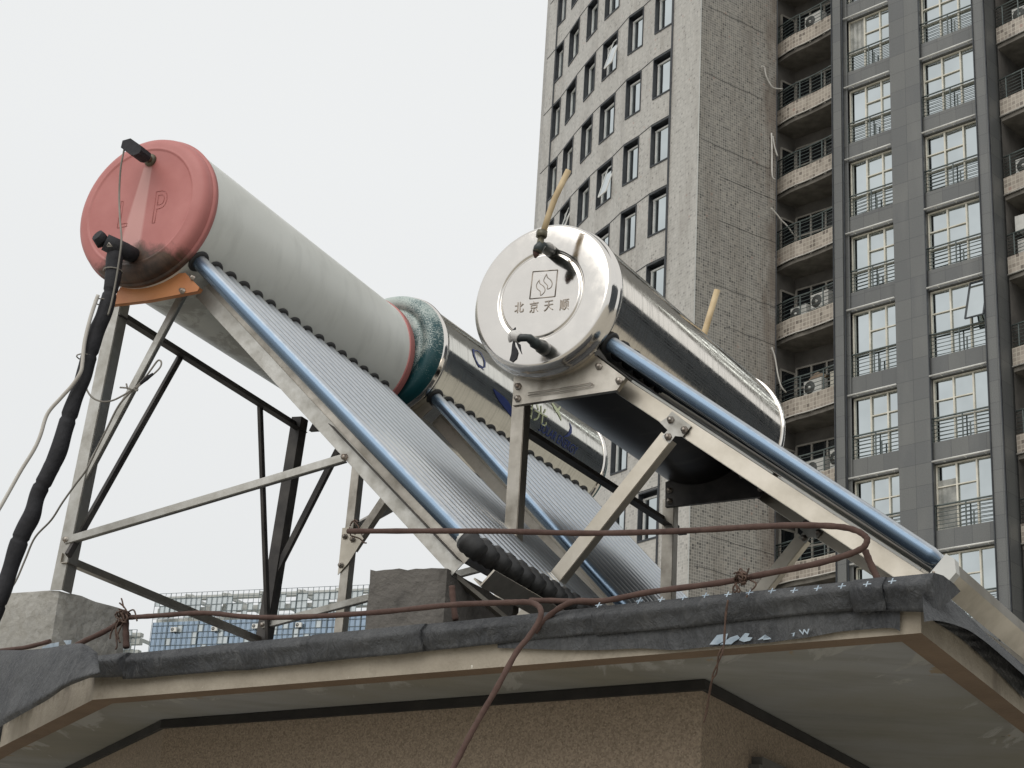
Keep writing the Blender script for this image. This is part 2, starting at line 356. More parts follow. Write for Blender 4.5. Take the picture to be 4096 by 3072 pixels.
def fascia_mat():
    k = N('stained_beige_fascia'); uv = k.coord('UV'); su = k.n('SeparateXYZ'); k.l(uv, su.inputs[0]); v = k.coord('Object')
    f = k.noise(v, 9, 8, .7); c = k.mix(k.ramp(f, [(.3, 0.), (.7, 1.)]), (.27, .235, .185), (.38, .335, .27))
    st = k.noise(k.coord('UV', (26, 1.6, 1)), 1, 6, .7); g = k.noise(v, 5, 8, .68, .5)
    e = k.math('ADD', k.math('MULTIPLY', st, .8), k.math('MULTIPLY', k.math('SUBTRACT', su.outputs[1], .55), .55))
    c = k.mix(k.math('MULTIPLY', k.ramp(e, [(.42, 0.), (.62, 1.)]), .75), c, (.095, .078, .06))
    c = k.mix(k.math('MULTIPLY', k.ramp(g, [(.56, 0.), (.66, 1.)]), .6), c, (.15, .125, .10))
    p = k.noise(v, 45, 2); c = k.mix(k.ramp(p, [(.76, 0.), (.78, 1.)]), c, (.60, .57, .50))
    k.set(base=c, rough=.9); k.bump(k.math('ADD', k.noise(v, 120, 4), k.math('MULTIPLY', g, .8)), .6, .004); return k.m
M['fascia'] = fascia_mat()
M['lip'] = stucco('bare_brown_render', (.125, .085, .055), (.18, .125, .082), 6, 90)
M['pebble'] = stucco('pebbledash_wall', (.145, .11, .08), (.26, .205, .15), 110, 200, speck=(230, (.36, .29, .215)), bd=.005)
M['black_gap'] = simple('shadow_groove_black', (.012, .011, .010), (.022, .02, .018), 12, .9)  # black colour draws the shaded gap under the soffit
M['block'] = stucco('weathered_concrete_block', (.30, .29, .265), (.50, .485, .45), 7, 40, dirt=((.12, .112, .10), .6), bd=.01, speck=(60, (.3, .285, .25)))
M['block_dark'] = stucco('dark_concrete_block', (.09, .083, .075), (.15, .138, .122), 7, 50, dirt=((.05, .046, .042), .58), bd=.01, speck=(80, (.12, .11, .1)))  # darker concrete for the block under the front rail
M['rust'] = stucco('rusty_iron', (.058, .030, .024), (.10, .060, .048), 30, 200, dirt=((.04, .022, .018), .6), bd=.0015)
M['rust_wire'] = simple('rusty_wire', (.05, .028, .02), (.10, .06, .042), 60, .8)
M['foam'] = simple('black_foam_insulation', (.008, .008, .011), (.02, .02, .024), 20, .75, bump=.6, bsc=70, bd=.004)
M['cable_w'] = simple('dirty_white_cable', (.42, .39, .35), (.58, .56, .52), 6, .5)
M['cable_g'] = simple('grey_cable', (.12, .11, .09), (.26, .24, .21), 6, .6)
M['beige_pipe'] = simple('yellowed_plastic_pipe', (.42, .31, .17), (.55, .43, .26), 14, .5, bump=.1)
M['brass'] = simple('tarnished_brass', (.085, .078, .055), (.16, .145, .10), 30, .5, .4, bump=.2)
M['green_black'] = simple('black_fitting', (.013, .016, .017), (.03, .04, .04), 20, .4, bump=.1)
M['tape'] = simple('white_sealing_tape', (.5, .48, .46), (.66, .65, .62), 30, .6, bump=.4)
M['print_white'] = simple('pale_blue_white_print', (.22, .28, .34), (.38, .45, .51), 30, .7)
M['ground'] = simple('pale_concrete_paving', (.33, .31, .27), (.44, .42, .37), .8, .9)
M['dull_building'] = simple('sooty_render', (.055, .068, .085), (.085, .10, .12), .5, .8)
M['beam_pale'] = simple('pale_concrete_beam', (.42, .43, .41), (.52, .53, .5), .3, .8)
M['mullion'] = simple('grey_green_mullion', (.09, .12, .135), (.13, .16, .17), 1, .5)
M['curtain'] = simple('curtain_behind_glass', (.20, .205, .19), (.36, .36, .33), 3, .25)
M['card'] = simple('cardboard', (.20, .15, .11), (.27, .21, .15), 4, .8)

# ---------------------------------------------------------------- ground
g = MB(); g.poly([(-900, -900, 0), (900, -900, 0), (900, 900, 0), (-900, 900, 0)])
tag(g.build('ground', M['ground']), kind='structure')

# ================================================================ apartment tower
TOP, FL = 60.0, 2.84
da = V((-.70621404, .70799839, 0)); nF = V((da.y, -da.x, 0))*1.0     # nF points to the inside (away from camera)
d_ = ray(3580, 1190); p0 = C0+d_*(52/math.hypot(d_.x, d_.y)); p0.z = 0
inF = V((.70799839, .70621404, 0))
if (p0-C0).dot(inF) < 0: inF = -inF
def FP_(q, z, dep=0): return V((p0.x, p0.y, 0))+da*q+inF*dep+Z*z
tower = empty('apartment_tower', (p0.x, p0.y, 0), 'tall tiled apartment tower with curved window wall and dark granite balcony wing', 'building')
LINT = [36.35+2.84*k for k in (1, 2)]
LZ = [42.03, 39.19, 36.35, 33.52, 30.67, 27.83, 25.0, 21.96, 19.12, 16.28, 13.44]     # lintel heights of the granite wing
def wallquad(mb, P, u0, u1, z0, z1, dep=0, uo=0):
    mb.poly([P(u0, z0, dep), P(u1, z0, dep), P(u1, z1, dep), P(u0, z1, dep)], [(u0+uo, z0), (u1+uo, z0), (u1+uo, z1), (u0+uo, z1)])
gw = MB()
# pilasters and piers (proud), spandrels (flush at dep .12)
def pier(q0, q1, front=0, back=.9):
    for (a, b, d0, d1) in ((q0, q1, front, front),):
        wallquad(gw, FP_, a, b, 0, TOP, front)
    for q in (q0, q1):
        gw.poly([FP_(q, 0, front), FP_(q, 0, back), FP_(q, TOP, back), FP_(q, TOP, front)], [(0, 0), (back, 0), (back, TOP), (0, TOP)])
pier(2.24, 1.90, -.12, 1.6); pier(0, -1.15, 0); pier(-3.27, -3.66, -.12, 1.6)
wallquad(gw, FP_, 1.90, 1.74, 0, TOP, .05)
for (qa, qb) in ((1.9, 0), (-1.15, -3.27)):
    for i, lz in enumerate(LZ):
        top = lz+.70; bot = lz
        wallquad(gw, FP_, qa, qb, bot, top, .10)
        gw.poly([FP_(qa, bot, .1), FP_(qb, bot, .1), FP_(qb, bot, .55), FP_(qa, bot, .55)], [(0, 0), (2, 0), (2, .5), (0, .5)])
        gw.poly([FP_(qa, top, .1), FP_(qb, top, .1), FP_(qb, top, .55), FP_(qa, top, .55)], [(0, 0), (2, 0), (2, .5), (0, .5)])
    wallquad(gw, FP_, qa, qb, LZ[0]+.7, TOP, .10); wallquad(gw, FP_, qa, qb, 0, LZ[-1], .10)
    wallquad(gw, FP_, qa, qb, 0, TOP, .56)
# long continuation to the right, beyond the frame
wallquad(gw, FP_, -3.66, -3.67, 0, TOP, 0)
pt(gw, 'granite_wall', M['granite'], tower)
# drain pipes / dark joints beside the pilasters
dj = MB()
for q, dpt in ((2.25, -.14), (1.86, -.06), (-3.26, -.14), (-3.68, -.14), (-1.17, .02)):
    dj = MB(); dj.box(FP_(q, TOP/2, dpt), da*.035, inF*.05, Z*TOP)
    pt(dj, 'downpipe', M['slate_trim'], tower)
def bar_rail(parent, P, u0, u1, z, dep, name='railing', nb=6, hgt=.95, posts=None, deco=True):
    """horizontal bar balustrade along P(u)"""
    mb = MB(); n = 8
    us = [u0+(u1-u0)*i/n for i in range(n+1)]
    def line(zz, r):
        mb.tube([P(u, zz, dep) for u in us], r, 6)
    line(z+hgt, .03)
    for k in range(nb): line(z+.06+(hgt-.16)*k/(nb-1), .012)
    for t in (posts or (.02, .5, .98)):
        u = u0+(u1-u0)*t; mb.bar(P(u, z, dep), P(u, z+hgt, dep), .035, .035, inF)
    if deco:
        u = u0+(u1-u0)*.62; mb.bar(P(u, z, dep), P(u, z+hgt*.55, dep), .04, .03, inF)
    return pt(mb, name, M['rail_green'], tower)
def cream_window(q0, q1, z0, z1, dep, kind, tilt=0):
    """q0>q1 going left to right in the picture"""
    fr = MB(); w = q0-q1; fw = .042
    def hb(a, b, z, t=fw): fr.box(FP_((a+b)/2, z, dep), da*abs(a-b), inF*.05, Z*t)
    def vb(q, za, zb, t=fw): fr.box(FP_(q, (za+zb)/2, dep-.004), da*t, inF*.052, Z*(zb-za))
    hb(q0, q1, z1-fw/2); hb(q0, q1, z0+fw/2)
    zm = z0+(z1-z0)*.36; zt = z0+(z1-z0)*.66
    if kind == 0: cuts = (.36, .72); midset = (1, 2)
    else: cuts = (.33, .66); midset = (0, 1)
    xs = [q0]+[q0-w*c for c in cuts]+[q1]
    for i, q in enumerate(xs): vb(q, z0, z1, .052 if 0 < i < 3 else fw)
    hb(q0, q1, zm, .04)
    for c in midset: hb(xs[c], xs[c+1], zt, .034)
    o = pt(fr, 'window', M['cream_frame'], tower)
    zz = [z0, zm, zt, z1]
    for i_ in range(3):
        pn = MB(); j1, j2, j3 = (random.uniform(-.012, .012) for _ in range(3))
        pn.poly([FP_(xs[i_], z0, dep+.035+j1), FP_(xs[i_+1], z0, dep+.035+j2), FP_(xs[i_+1], z1, dep+.035+j2+j3), FP_(xs[i_], z1, dep+.035+j1+j3)])
        pt(pn, 'pane', M['pane'], tower, under=o)
    for i_ in range(3):
        if random.random() < .12:
            cu = MB(); ztop = z1-random.choice((0, 0, .5)); zlo = random.choice((z0, zm, z0)); K = 7
            for k_ in range(K):
                qa_ = xs[i_]+(xs[i_+1]-xs[i_])*k_/K; qb_ = xs[i_]+(xs[i_+1]-xs[i_])*(k_+1)/K; dd_ = .012 if k_ % 2 else .0
                cu.poly([FP_(qa_, zlo, dep+.012+dd_), FP_(qb_, zlo, dep+.024-dd_), FP_(qb_, ztop, dep+.024-dd_), FP_(qa_, ztop, dep+.012+dd_)])
            pt(cu, 'curtain', M['curtain'], tower, under=o)
    if tilt:
        ca = MB(); a0 = xs[2]; a1 = q1
        T = [FP_(a0-.04, z1-.08, dep-.05), FP_(a1+.04, z1-.08, dep-.05), FP_(a1+.04, zm+.05, dep-.45), FP_(a0-.04, zm+.05, dep-.45)]
        for i in range(4): ca.bar(T[i], T[(i+1) % 4], .045, .04, inF)
        s_ = pt(ca, 'open_sash', M['slate_trim'], tower, under=o)
        gp = MB(); gp.poly([p+inF*.01 for p in T]); g2 = pt(gp, 'sash_pane', M['pane'], tower, under=o)
    return o
for ci, (qa, qb) in enumerate(((1.74, .0), (-1.19, -3.27))):
    for i in range(len(LZ)-1):
        zt = LZ[i]; zs = LZ[i+1]+.70
        cream_window(qa, qb, zs, zt-.02, .24, ci, tilt=(ci == 1 and i == 6))
        bar_rail(tower, FP_, qa+.08, qb, zs, .14, hgt=.8)
        aw = MB(); L0 = (1.9, 0) if ci == 0 else (-1.15, -3.22)
        aw.tube([FP_(L0[0]-.03, zt+.04, -.02), FP_(L0[1]+.02, zt+.04, -.02)], .032, 8)
        for t in (.2, .55, .88): aw.bar(FP_(L0[0]+(L0[1]-L0[0])*t, zt+.01, .1), FP_(L0[0]+(L0[1]-L0[0])*t, zt+.02, -.03), .03, .03)
        pt(aw, 'awning_roller', M['white_metal'], tower)
# --- granite wing continuing to the right of the picture (seen mirrored in the steel tanks)
ext = MB(); wallquad(ext, FP_, -8.2, -25.5, 0, TOP, 0)
ext.poly([FP_(-25.5, 0, 0), FP_(-25.5, 0, 14), FP_(-25.5, TOP, 14), FP_(-25.5, TOP, 0)], [(0, 0), (14, 0), (14, TOP), (0, TOP)])
ext.poly([FP_(-8.2, 0, 0), FP_(-8.2, 0, 2.5), FP_(-8.2, TOP, 2.5), FP_(-8.2, TOP, 0)], [(0, 0), (2.5, 0), (2.5, TOP), (0, TOP)])
pt(ext, 'far_granite_wall', M['granite'], tower)
for j in range(3):
    for i in range(1, 10):
        m = MB(); q = -10.5-j*4.6; z1 = LZ[i] if i < len(LZ) else 10
        m.poly([FP_(q, z1-2.1, -.02), FP_(q-1.9, z1-2.1, -.02), FP_(q-1.9, z1, -.02), FP_(q, z1, -.02)])
        if j < 3 and i > 3: pt(m, 'distant_window', M['pane'], tower)

# --- side wall (S) and balcony bays
PJ = V((8.93, 53.874, 0)); CR = V((5.89, 51.79, 0)); dS = (PJ-CR).normalized()
def SP(u, z, dep=0): return CR+dS*u+V((-dS.y, dS.x, 0))*dep+Z*z
LS = (PJ-CR).length
sw = MB(); wallquad(sw, SP, 0, LS, 0, TOP)
# --- left balconies: concave/convex curve measured on plan
BC = [V((9.02, 54.5, 0)), V((9.45, 53.75, 0)), V((9.83, 53.32, 0)), V((10.29, 52.72, 0)), V((10.72, 52.10, 0))]
E0 = FP_(2.26, 0, 0)
BC[-1] = E0+inF*.02
BCs = smooth_path(BC, 4)
cum = [0]
for a, b in zip(BCs, BCs[1:]): cum.append(cum[-1]+(b-a).length)
def BP(u, z, dep=0):
    u = max(0, min(u, cum[-1]-1e-6)); i = 0
    while i < len(cum)-2 and cum[i+1] < u: i += 1
    t = (u-cum[i])/(cum[i+1]-cum[i]); p = BCs[i].lerp(BCs[i+1], t)
    tg = (BCs[i+1]-BCs[i]).normalized(); nn = V((-tg.y, tg.x, 0))
    if nn.dot(inF) < 0: nn = -nn
    return p+nn*dep+Z*z
BL = cum[-1]
# short return of the side wall up to the balcony
wallquad(sw, lambda u, z, d=0: (PJ.lerp(BCs[0]+V((-.04, 0, 0)), u/.7))+Z*z, 0, .7, 0, TOP)
pt(sw, 'side_wall', M['tile_side'], tower)
for q, w in ((CR+V((-.012, -.02, 0)), .03),):
    m = MB(); m.box(q+Z*(TOP/2), V((w, 0, 0)), V((0, w, 0)), Z*TOP); pt(m, 'corner_trim', M['beam_pale'], tower)
jn = MB(); jn.box(PJ+V((0, -.03, 0))+Z*(TOP/2), V((.03, 0, 0)), V((0, .03, 0)), Z*TOP); pt(jn, 'expansion_joint', M['slate_trim'], tower)
# cracks / panel joints on the side wall
ck = MB()
for zz, ua, ub in ((36.71+2.8, .6, 3.4), (36.7, .3, 3.0), (33.9, .2, 3.0), (31.2, .1, 3.3), (30.05, 1.0, LS), (28.38, 1.0, LS), (25.9, .6, LS), (24.5, 1.4, LS), (20.6, .5, LS), (17.08, .9, LS), (15.99, .2, LS)):
    ck = MB(); ck.tube([SP(ua+(ub-ua)*t/8, zz+random.uniform(-.02, .02), -.003) for t in range(9)], .0065, 4)
    pt(ck, 'render_crack', M['slate_trim'], tower)
BFLOOR = [41.93, 39.09, 36.25, 33.40, 30.58, 27.74, 24.9, 21.9, 19.05, 16.2, 13.36]
sl_, pa_, rc_ = [], [], []
rw = MB()
I0 = BCs[0]+inF*1.5; I1 = E0+inF*1.5
IM = BCs[0]+dS*.95      # inner corner of the loggia back wall
DI = (IM-V((p0.x, p0.y, 0))).dot(inF); QI = (IM-V((p0.x, p0.y, 0))).dot(da)
I1b = FP_(1.6, 0, DI)
for a, b in ((BCs[0]+V((.02, .02, 0)), IM), (IM, I1b)):
    rw.poly([a, b, b+Z*TOP, a+Z*TOP])
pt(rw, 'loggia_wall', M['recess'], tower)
for zb in BFLOOR:
    m = MB(); n = 12
    for i in range(n):
        u0, u1 = BL*i/n, BL*(i+1)/n
        m.poly([BP(u0, zb), BP(u1, zb), BP(u1, zb+.62), BP(u0, zb+.62)], [(u0, zb), (u1, zb), (u1, zb+.62), (u0, zb+.62)])
        m.poly([BP(u0, zb+.62), BP(u1, zb+.62), BP(u1, zb+.62, .1), BP(u0, zb+.62, .1)], [(u0, 0), (u1, 0), (u1, .1), (u0, .1)])
        m.poly([BP(u0, zb+.1, .1), BP(u1, zb+.1, .1), BP(u1, zb+.62, .1), BP(u0, zb+.62, .1)], [(u0, 0), (u1, 0), (u1, .1), (u0, .1)])
    m.poly([SP(LS+.0, zb, -.02)+V((.05, .4, 0)), BP(0, zb), BP(0, zb+.62), SP(LS, zb+.62, -.02)+V((.05, .4, 0))], [(0, zb), (.3, zb), (.3, zb+.62), (0, zb+.62)])
    par = pt(m, 'balcony', M['tile_balcony'], tower)
    s = MB(); pts = [BP(BL*i/8, zb-.02, .04) for i in range(9)]+[FP_(1.6, zb-.02, DI+.05), FP_(QI, zb-.02, DI+.05), BCs[0]+V((.05, .25, 0))+Z*(zb-.02)]
    s.prism(pts, Z*-.14); s.tube([BP(BL*i/8, zb+.0, -.02) for i in range(9)], .025, 6)
    pt(s, 'floor_slab', M['concrete_dark'], tower, under=par)
    li = MB(); li.tube([BP(BL*i/8, zb-.0, -.035) for i in range(9)], .022, 6); pt(li, 'drip_trim', M['white_pipe'], tower, under=par)
    bar_rail(tower, BP, .05, BL-.03, zb+.64, .03, hgt=.72, nb=5, posts=(.02, .42, .78), deco=False)
    # loggia windows
    f = MB(); z0, z1 = zb+.35, zb+2.2
    A = FP_(QI-.10, 0, DI-.05); B = FP_(QI-2.2, 0, DI-.05); n = (B-A).normalized()
    for t in (0, .30, .60, .9): p = A.lerp(B, t); f.box(p+Z*((z0+z1)/2), n*.07, inF*.06, Z*(z1-z0))
    for zz in (z0, z0+1.1, z1): f.box(A.lerp(B, .5)+Z*zz, B-A, inF*.055, Z*.06)
    o = pt(f, 'balcony_window', M['old_frame'], tower)
    p = MB(); p.poly([A+inF*.02+Z*z0, B+inF*.02+Z*z0, B+inF*.02+Z*z1, A+inF*.02+Z*z1]); pt(p, 'pane', M['dark_pane'], tower, under=o)
    f = MB(); cc_ = V((dS.y, -dS.x, 0)); A2 = BCs[0].lerp(IM, .2)+cc_*.06; B2 = BCs[0].lerp(IM, .92)+cc_*.06; z1 = zb+2.0; z0 = zb+.15; n2 = (B2-A2).normalized(); c2 = V((-n2.y, n2.x, 0))
    for q in (A2, B2): f.box(q+Z*((z0+z1)/2), n2*.07, c2*.06, Z*(z1-z0))
    f.box(A2.lerp(B2, .5)+Z*z1, (B2-A2), c2*.06, Z*.07)
    o = pt(f, 'balcony_door', M['old_frame'], tower)
    p = MB(); p.poly([A2+cc_*.01+Z*z0, B2+cc_*.01+Z*z0, B2+cc_*.01+Z*z1, A2+cc_*.01+Z*z1]); pt(p, 'pane', M['dark_pane'], tower, under=o)
# --- right balconies
def RP(u, z, dep=0): return FP_(-3.74-u, z, .55-.16*u+dep)
for i, zb in enumerate([39.1, 36.25, 33.42, 30.67, 27.8, 25.0, 21.9, 19.07, 16.27, 13.4]):
    m = MB(); L_ = 4.4
    for (d0) in (0,):
        m.poly([RP(0, zb), RP(L_, zb), RP(L_, zb+.62), RP(0, zb+.62)], [(0, zb), (L_, zb), (L_, zb+.62), (0, zb+.62)])
        m.poly([RP(0, zb+.62), RP(L_, zb+.62), RP(L_, zb+.62, .12), RP(0, zb+.62, .12)], [(0, 0), (L_, 0), (L_, .1), (0, .1)])
    par = pt(m, 'balcony', M['tile_balcony'], tower)
    s = MB(); s.prism([RP(0, zb-.02, .03), RP(L_, zb-.02, .03), RP(L_, zb-.02, 2.2), RP(0, zb-.02, 2.2)], Z*-.14)
    pt(s, 'floor_slab', M['concrete_dark'], tower, under=par)
    li = MB(); li.tube([RP(0, zb, -.03), RP(L_, zb, -.03)], .026, 6); pt(li, 'drip_trim', M['white_pipe'], tower, under=par)
    bar_rail(tower, RP, .0, L_, zb+.64, .03, hgt=.75, nb=6, posts=(.06, .2, .45, .7), deco=False)
    f = MB(); z0, z1 = zb+.15, zb+2.2; A = RP(.75, 0, 1.9); B = RP(4.4, 0, 1.9); n = (B-A).normalized()
    for t in (0, .12, .4, .7, 1.0): p = A.lerp(B, t); f.box(p+Z*((z0+z1)/2), n*.07, inF*.06, Z*(z1-z0))
    for zz in (z0, z0+1.5, z1): f.box(A.lerp(B, .5)+Z*zz, B-A, inF*.055, Z*.06)
    o = pt(f, 'balcony_window', M['window_frame'] if i in (3,) else M['old_frame'], tower)
    p = MB(); p.poly([A+inF*.02+Z*z0, B+inF*.02+Z*z0, B+inF*.02+Z*z1, A+inF*.02+Z*z1]); pt(p, 'pane', M['blue_pane'] if i == 3 else M['dark_pane'], tower, under=o)
rw = MB(); rw.poly([RP(.02, 0, 0), RP(.02, 0, 2.2), RP(.02, TOP, 2.2), RP(.02, TOP, 0)]); rw.poly([RP(0, 0, 2.0), RP(4.6, 0, 2.0), RP(4.6, TOP, 2.0), RP(0, TOP, 2.0)])
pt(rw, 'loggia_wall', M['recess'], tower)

# --- curved window wall (G)
flat = [(5.89, 51.79), (5.01, 53.39)]
WC = [((5.01, 53.39), (4.46, 54.17)), ((4.07, 54.98), (3.59, 55.72)), ((3.23, 56.69), (2.75, 57.70)), ((2.48, 58.35), (2.13, 59.31)), ((1.83, 60.17), (1.50, 61.26)), ((1.27, 61.98), (.97, 62.7))]
plan = [(V((5.89, 51.79, 0)), 0)]
for a, b in WC: plan.append((V((*a, 0)), 1)); plan.append((V((*b, 0)), 0))
plan.append((V((.62, 63.6, 0)), 0))
LG = [35.68-2.79*k for k in range(-3, 9)]
OH = 1.66
gm = MB(); rv = MB(); ulen = 0
def cn(a, b):
    t = (b-a).normalized(); n = V((-t.y, t.x, 0));  # points inside
    if n.dot(V((1, .3, 0))) < 0: n = -n
    return n
for (a, isw), (b, _) in zip(plan, plan[1:]):
    L_ = (b-a).length; n = cn(a, b); t = (b-a).normalized()
    def q(z0, z1): gm.poly([a+Z*z0, b+Z*z0, b+Z*z1, a+Z*z1], [(ulen, z0), (ulen+L_, z0), (ulen+L_, z1), (ulen, z1)])
    if not isw: q(0, TOP)
    else:
        prev = TOP
        for lz in LG:
            q(lz, prev); prev = lz-OH
            s0, s1 = lz-OH, lz
        q(0, prev)
    ulen += L_
pt(gm, 'curved_wall', M['tile_curve'], tower)
ends = MB(); e0 = V((.62, 63.6, 0)); e1 = V((.50, 64.3, 0)); e2 = V((2.2, 74, 0))
for a, b in ((e0, e1), (e1, e2), (e2, V((30, 74, 0))), (V((30, 74, 0)), FP_(-25.5, 0, 14))):
    L_ = (b-a).length; ends.poly([a, b, b+Z*TOP, a+Z*TOP], [(0, 0), (L_, 0), (L_, TOP), (0, TOP)])
pt(ends, 'rear_wall', M['tile_side'], tower)
rf = MB(); rf.poly([V((5.89, 51.79, TOP)), V((.62, 63.6, TOP)), V((2.2, 74, TOP)), V((30, 74, TOP)), FP_(-25.5, TOP, 14), FP_(-25.5, TOP, 0), FP_(2.24, TOP, 0), PJ+Z*TOP]); pt(rf, 'roof', M['concrete_dark'], tower)
vs = MB()
for p in (V((5.01, 53.39, 0)), V((.95, 62.75, 0))):
    vs = MB(); vs.box(p+V((0, -.07, 0))+Z*(TOP/2), V((.06, 0, 0)), V((0, .06, 0)), Z*TOP)
    pt(vs, 'vertical_trim', M['slate_trim'], tower)
tilted = {(2, 1), (4, 4-1), (5, 4), (4, 3)}
for ci, (a, b) in enumerate(WC):
    a = V((*a, 0)); b = V((*b, 0)); n = cn(a, b); t = (b-a).normalized(); L_ = (b-a).length
    for ri, lz in enumerate(LG):
        ri -= 1
        s0, s1 = lz-OH+.05, lz-.16; f = MB(); dep = .19
        op = (ci, ri) in tilted or (ci, ri) in ((2, 3), (4, 4), (5, 4))
        aa = a+n*dep; bb = b+n*dep
        f.box((aa+bb)/2+Z*(s0+.03), bb-aa, n*.05, Z*.06); f.box((aa+bb)/2+Z*s1, bb-aa, n*.05, Z*.06)
        mid = aa.lerp(bb, .94)
        for p in (aa.lerp(bb, .03), mid): f.box(p+Z*((s0+s1)/2), t*.06, n*.055, Z*(s1-s0))
        o = pt(f, 'window', M['window_frame'], tower)
        rv = MB(); r0, r1 = lz-OH, lz
        for p in (a, b): rv.poly([p+Z*r0, p+n*.26+Z*r0, p+n*.26+Z*r1, p+Z*r1])
        for zz in (r0, r1): rv.poly([a+Z*zz, b+Z*zz, b+n*.26+Z*zz, a+n*.26+Z*zz])
        rv.poly([a+n*.265+Z*r0, b+n*.265+Z*r0, b+n*.265+Z*r1, a+n*.265+Z*r1])
        for zz, th in ((r0, .06), (r1, .05)): rv.box((a+b)/2-n*.012+Z*zz, (b-a)*1.04, n*.03, Z*th)
        for p in (a, b): rv.box(p-n*.014+Z*((r0+r1)/2), t*.04, n*.03, Z*OH)
        pt(rv, 'reveal', M['slate_trim'], tower, under=o)
        p = MB(); p.poly([aa+n*.01+Z*s0, bb+n*.01+Z*s0, bb+n*.01+Z*s1, aa+n*.01+Z*s1]); pt(p, 'pane', M['pane'], tower, under=o)
        if op:
            m = MB(); T = [aa.lerp(bb, .0)-n*.06+Z*s1, aa.lerp(bb, .5)-n*.06+Z*s1, aa.lerp(bb, .5)-n*.42+Z*(s0+.15), aa.lerp(bb, .0)-n*.42+Z*(s0+.15)]
            for i in range(4): m.bar(T[i], T[(i+1) % 4], .05, .04, n)
            pt(m, 'open_sash', M['window_frame'], tower, under=o)
            m = MB(); m.poly([x_-n*.005 for x_ in T]); pt(m, 'sash_pane', M['pane'], tower, under=o)
for lz in LG:
    hl = MB()
    for (a, isw), (b, _) in zip(plan[1:-1], plan[2:]):
        n = cn(a, b); hl.box((a+b)/2-n*.006+Z*(lz+.07), (b-a)*1.01, n*.02, Z*.025)
    pt(hl, 'shadow_joint', M['slate_trim'], tower)
# hoses and drain pipes on the side wall
hz_ = MB()
for pl in ([(3047, 265), (3058, 270), (3064, 300), (3080, 335), (3096, 352), (3130, 356)], [(3086, 533), (3088, 600), (3089, 700), (3100, 718)], [(3091, 545), (3098, 585), (3110, 625)], [(3085, 832), (3110, 860), (3125, 880), (3150, 905), (3175, 940)], [(3087, 1390), (3100, 1430), (3112, 1500), (3125, 1545), (3145, 1570)]):
    hz_ = MB(); hz_.tube(smooth_path([onp(x_, y_, PJ-V((-dS.y, dS.x, 0))*.12, V((-dS.y, dS.x, 0))) for x_, y_ in pl], 5), .028, 6)
    pt(hz_, 'drain_hose', M['white_pipe'], tower)

# --- air conditioners on the balconies
def aircon(c, ax, back, label, w=.78, h=.55, dpt=.3, tone='white_metal', blank=False):
    """c: bottom centre of the front; ax: along the front; back: into the building"""
    r = empty('air_conditioner', c, label, 'air conditioner', 'air conditioner units on the tower balconies')
    m = MB(); m.box(c+back*(dpt/2)+Z*(h/2), ax*w, back*dpt, Z*h); o = pt(m, 'casing', M[tone], r)
    if not blank:
        m = MB(); fc = c-back*.012+ax*(-w*.17)+Z*(h/2)
        m.lathe([(0, .0001), (0, .225), (.02, .235)], fc, back, ax, Z, 24); pt(m, 'fan_grille', M['ac_grey'], r)
        m = MB(); m.lathe([(-.03, .0001), (-.02, .05), (.0, .06)], fc, back, ax, Z, 12); pt(m, 'fan_hub', M['white_metal'], r)
    m = MB()
    for s_ in (-.3, .3): m.box(c+back*(dpt/2)+ax*(w*s_)-Z*.04, ax*.05, back*dpt, Z*.08)
    pt(m, 'foot', M['ac_grey'], r)
    return r
bax = -da
def bal_ac(fi, u, lift, label, **k):
    p = BP(u, BFLOOR[fi]+lift, .22); t_ = (BP(u+.1, 0)-BP(u-.1, 0)).normalized(); nn = V((-t_.y, t_.x, 0))
    if nn.dot(inF) < 0: nn = -nn
    return aircon(p, t_, nn, label, **k)
bal_ac(2, BL*.58, .72, 'white air conditioner on the topmost left balcony, behind the green rail')
bal_ac(6, BL*.34, .55, 'low grey air conditioner left of a raised white one on the same left balcony', w=.7)
bal_ac(6, BL*.66, .78, 'raised white air conditioner right of a lower one on the same balcony, upper middle')
bal_ac(7, BL*.55, .68, 'white air conditioner with cardboard on top, on the balcony above the two large fans')
bal_ac(7, BL*.9, .72, 'yellowed air conditioner casing without fan beside the one under the cardboard', w=.5, tone='cream_frame', blank=True)
bal_ac(8, BL*.58, .60, 'left one of the two big-fanned air conditioners right of the front steel tank', w=.85, h=.62)
bal_ac(8, BL*.92, .72, 'right one of the two big-fanned air conditioners right of the front steel tank', w=.7, h=.66)
bal_ac(10, BL*.30, .7, 'narrow pale air conditioner, left of a pair above the rusty loop', w=.3, h=.6, blank=True)
bal_ac(10, BL*.62, .75, 'white air conditioner, right of a pair above the rusty loop', w=.4, h=.7, blank=True)
def rac(fz, u, lift, label, **k): return aircon(RP(u, fz+lift, .3), bax, inF, label, **k)
rac(36.25, .95, .7, 'white air conditioner on the right-hand balcony at the top right corner of the photo', w=.7)
rac(33.42, .9, .66, 'half-hidden white air conditioner low on the second right-hand balcony from the top')
rac(27.8, .75, .7, 'white air conditioner with a large round fan on the fourth right-hand balcony', w=.8)
rac(25.0, .35, 1.55, 'blue-fronted air conditioner hung on a bracket high in the fifth right-hand balcony', w=.32, h=.55, blank=True)
rac(25.0, .4, .75, 'small white boxed air conditioner under the bracketed one, fifth right-hand balcony', w=.3, h=.5, blank=True)
cb = MB(); c_ = BP(BL*.56, BFLOOR[7]+1.26, .38); cb.prism([c_-bax*.38, c_-bax*.1+Z*.22, c_+bax*.05+Z*.26, c_+bax*.42+Z*.08, c_+bax*.36+Z*.02], inF*.3)
tag(cb.build('cardboard', M['card']), 'folded brown cardboard lying on an air conditioner on a left balcony', 'cardboard')

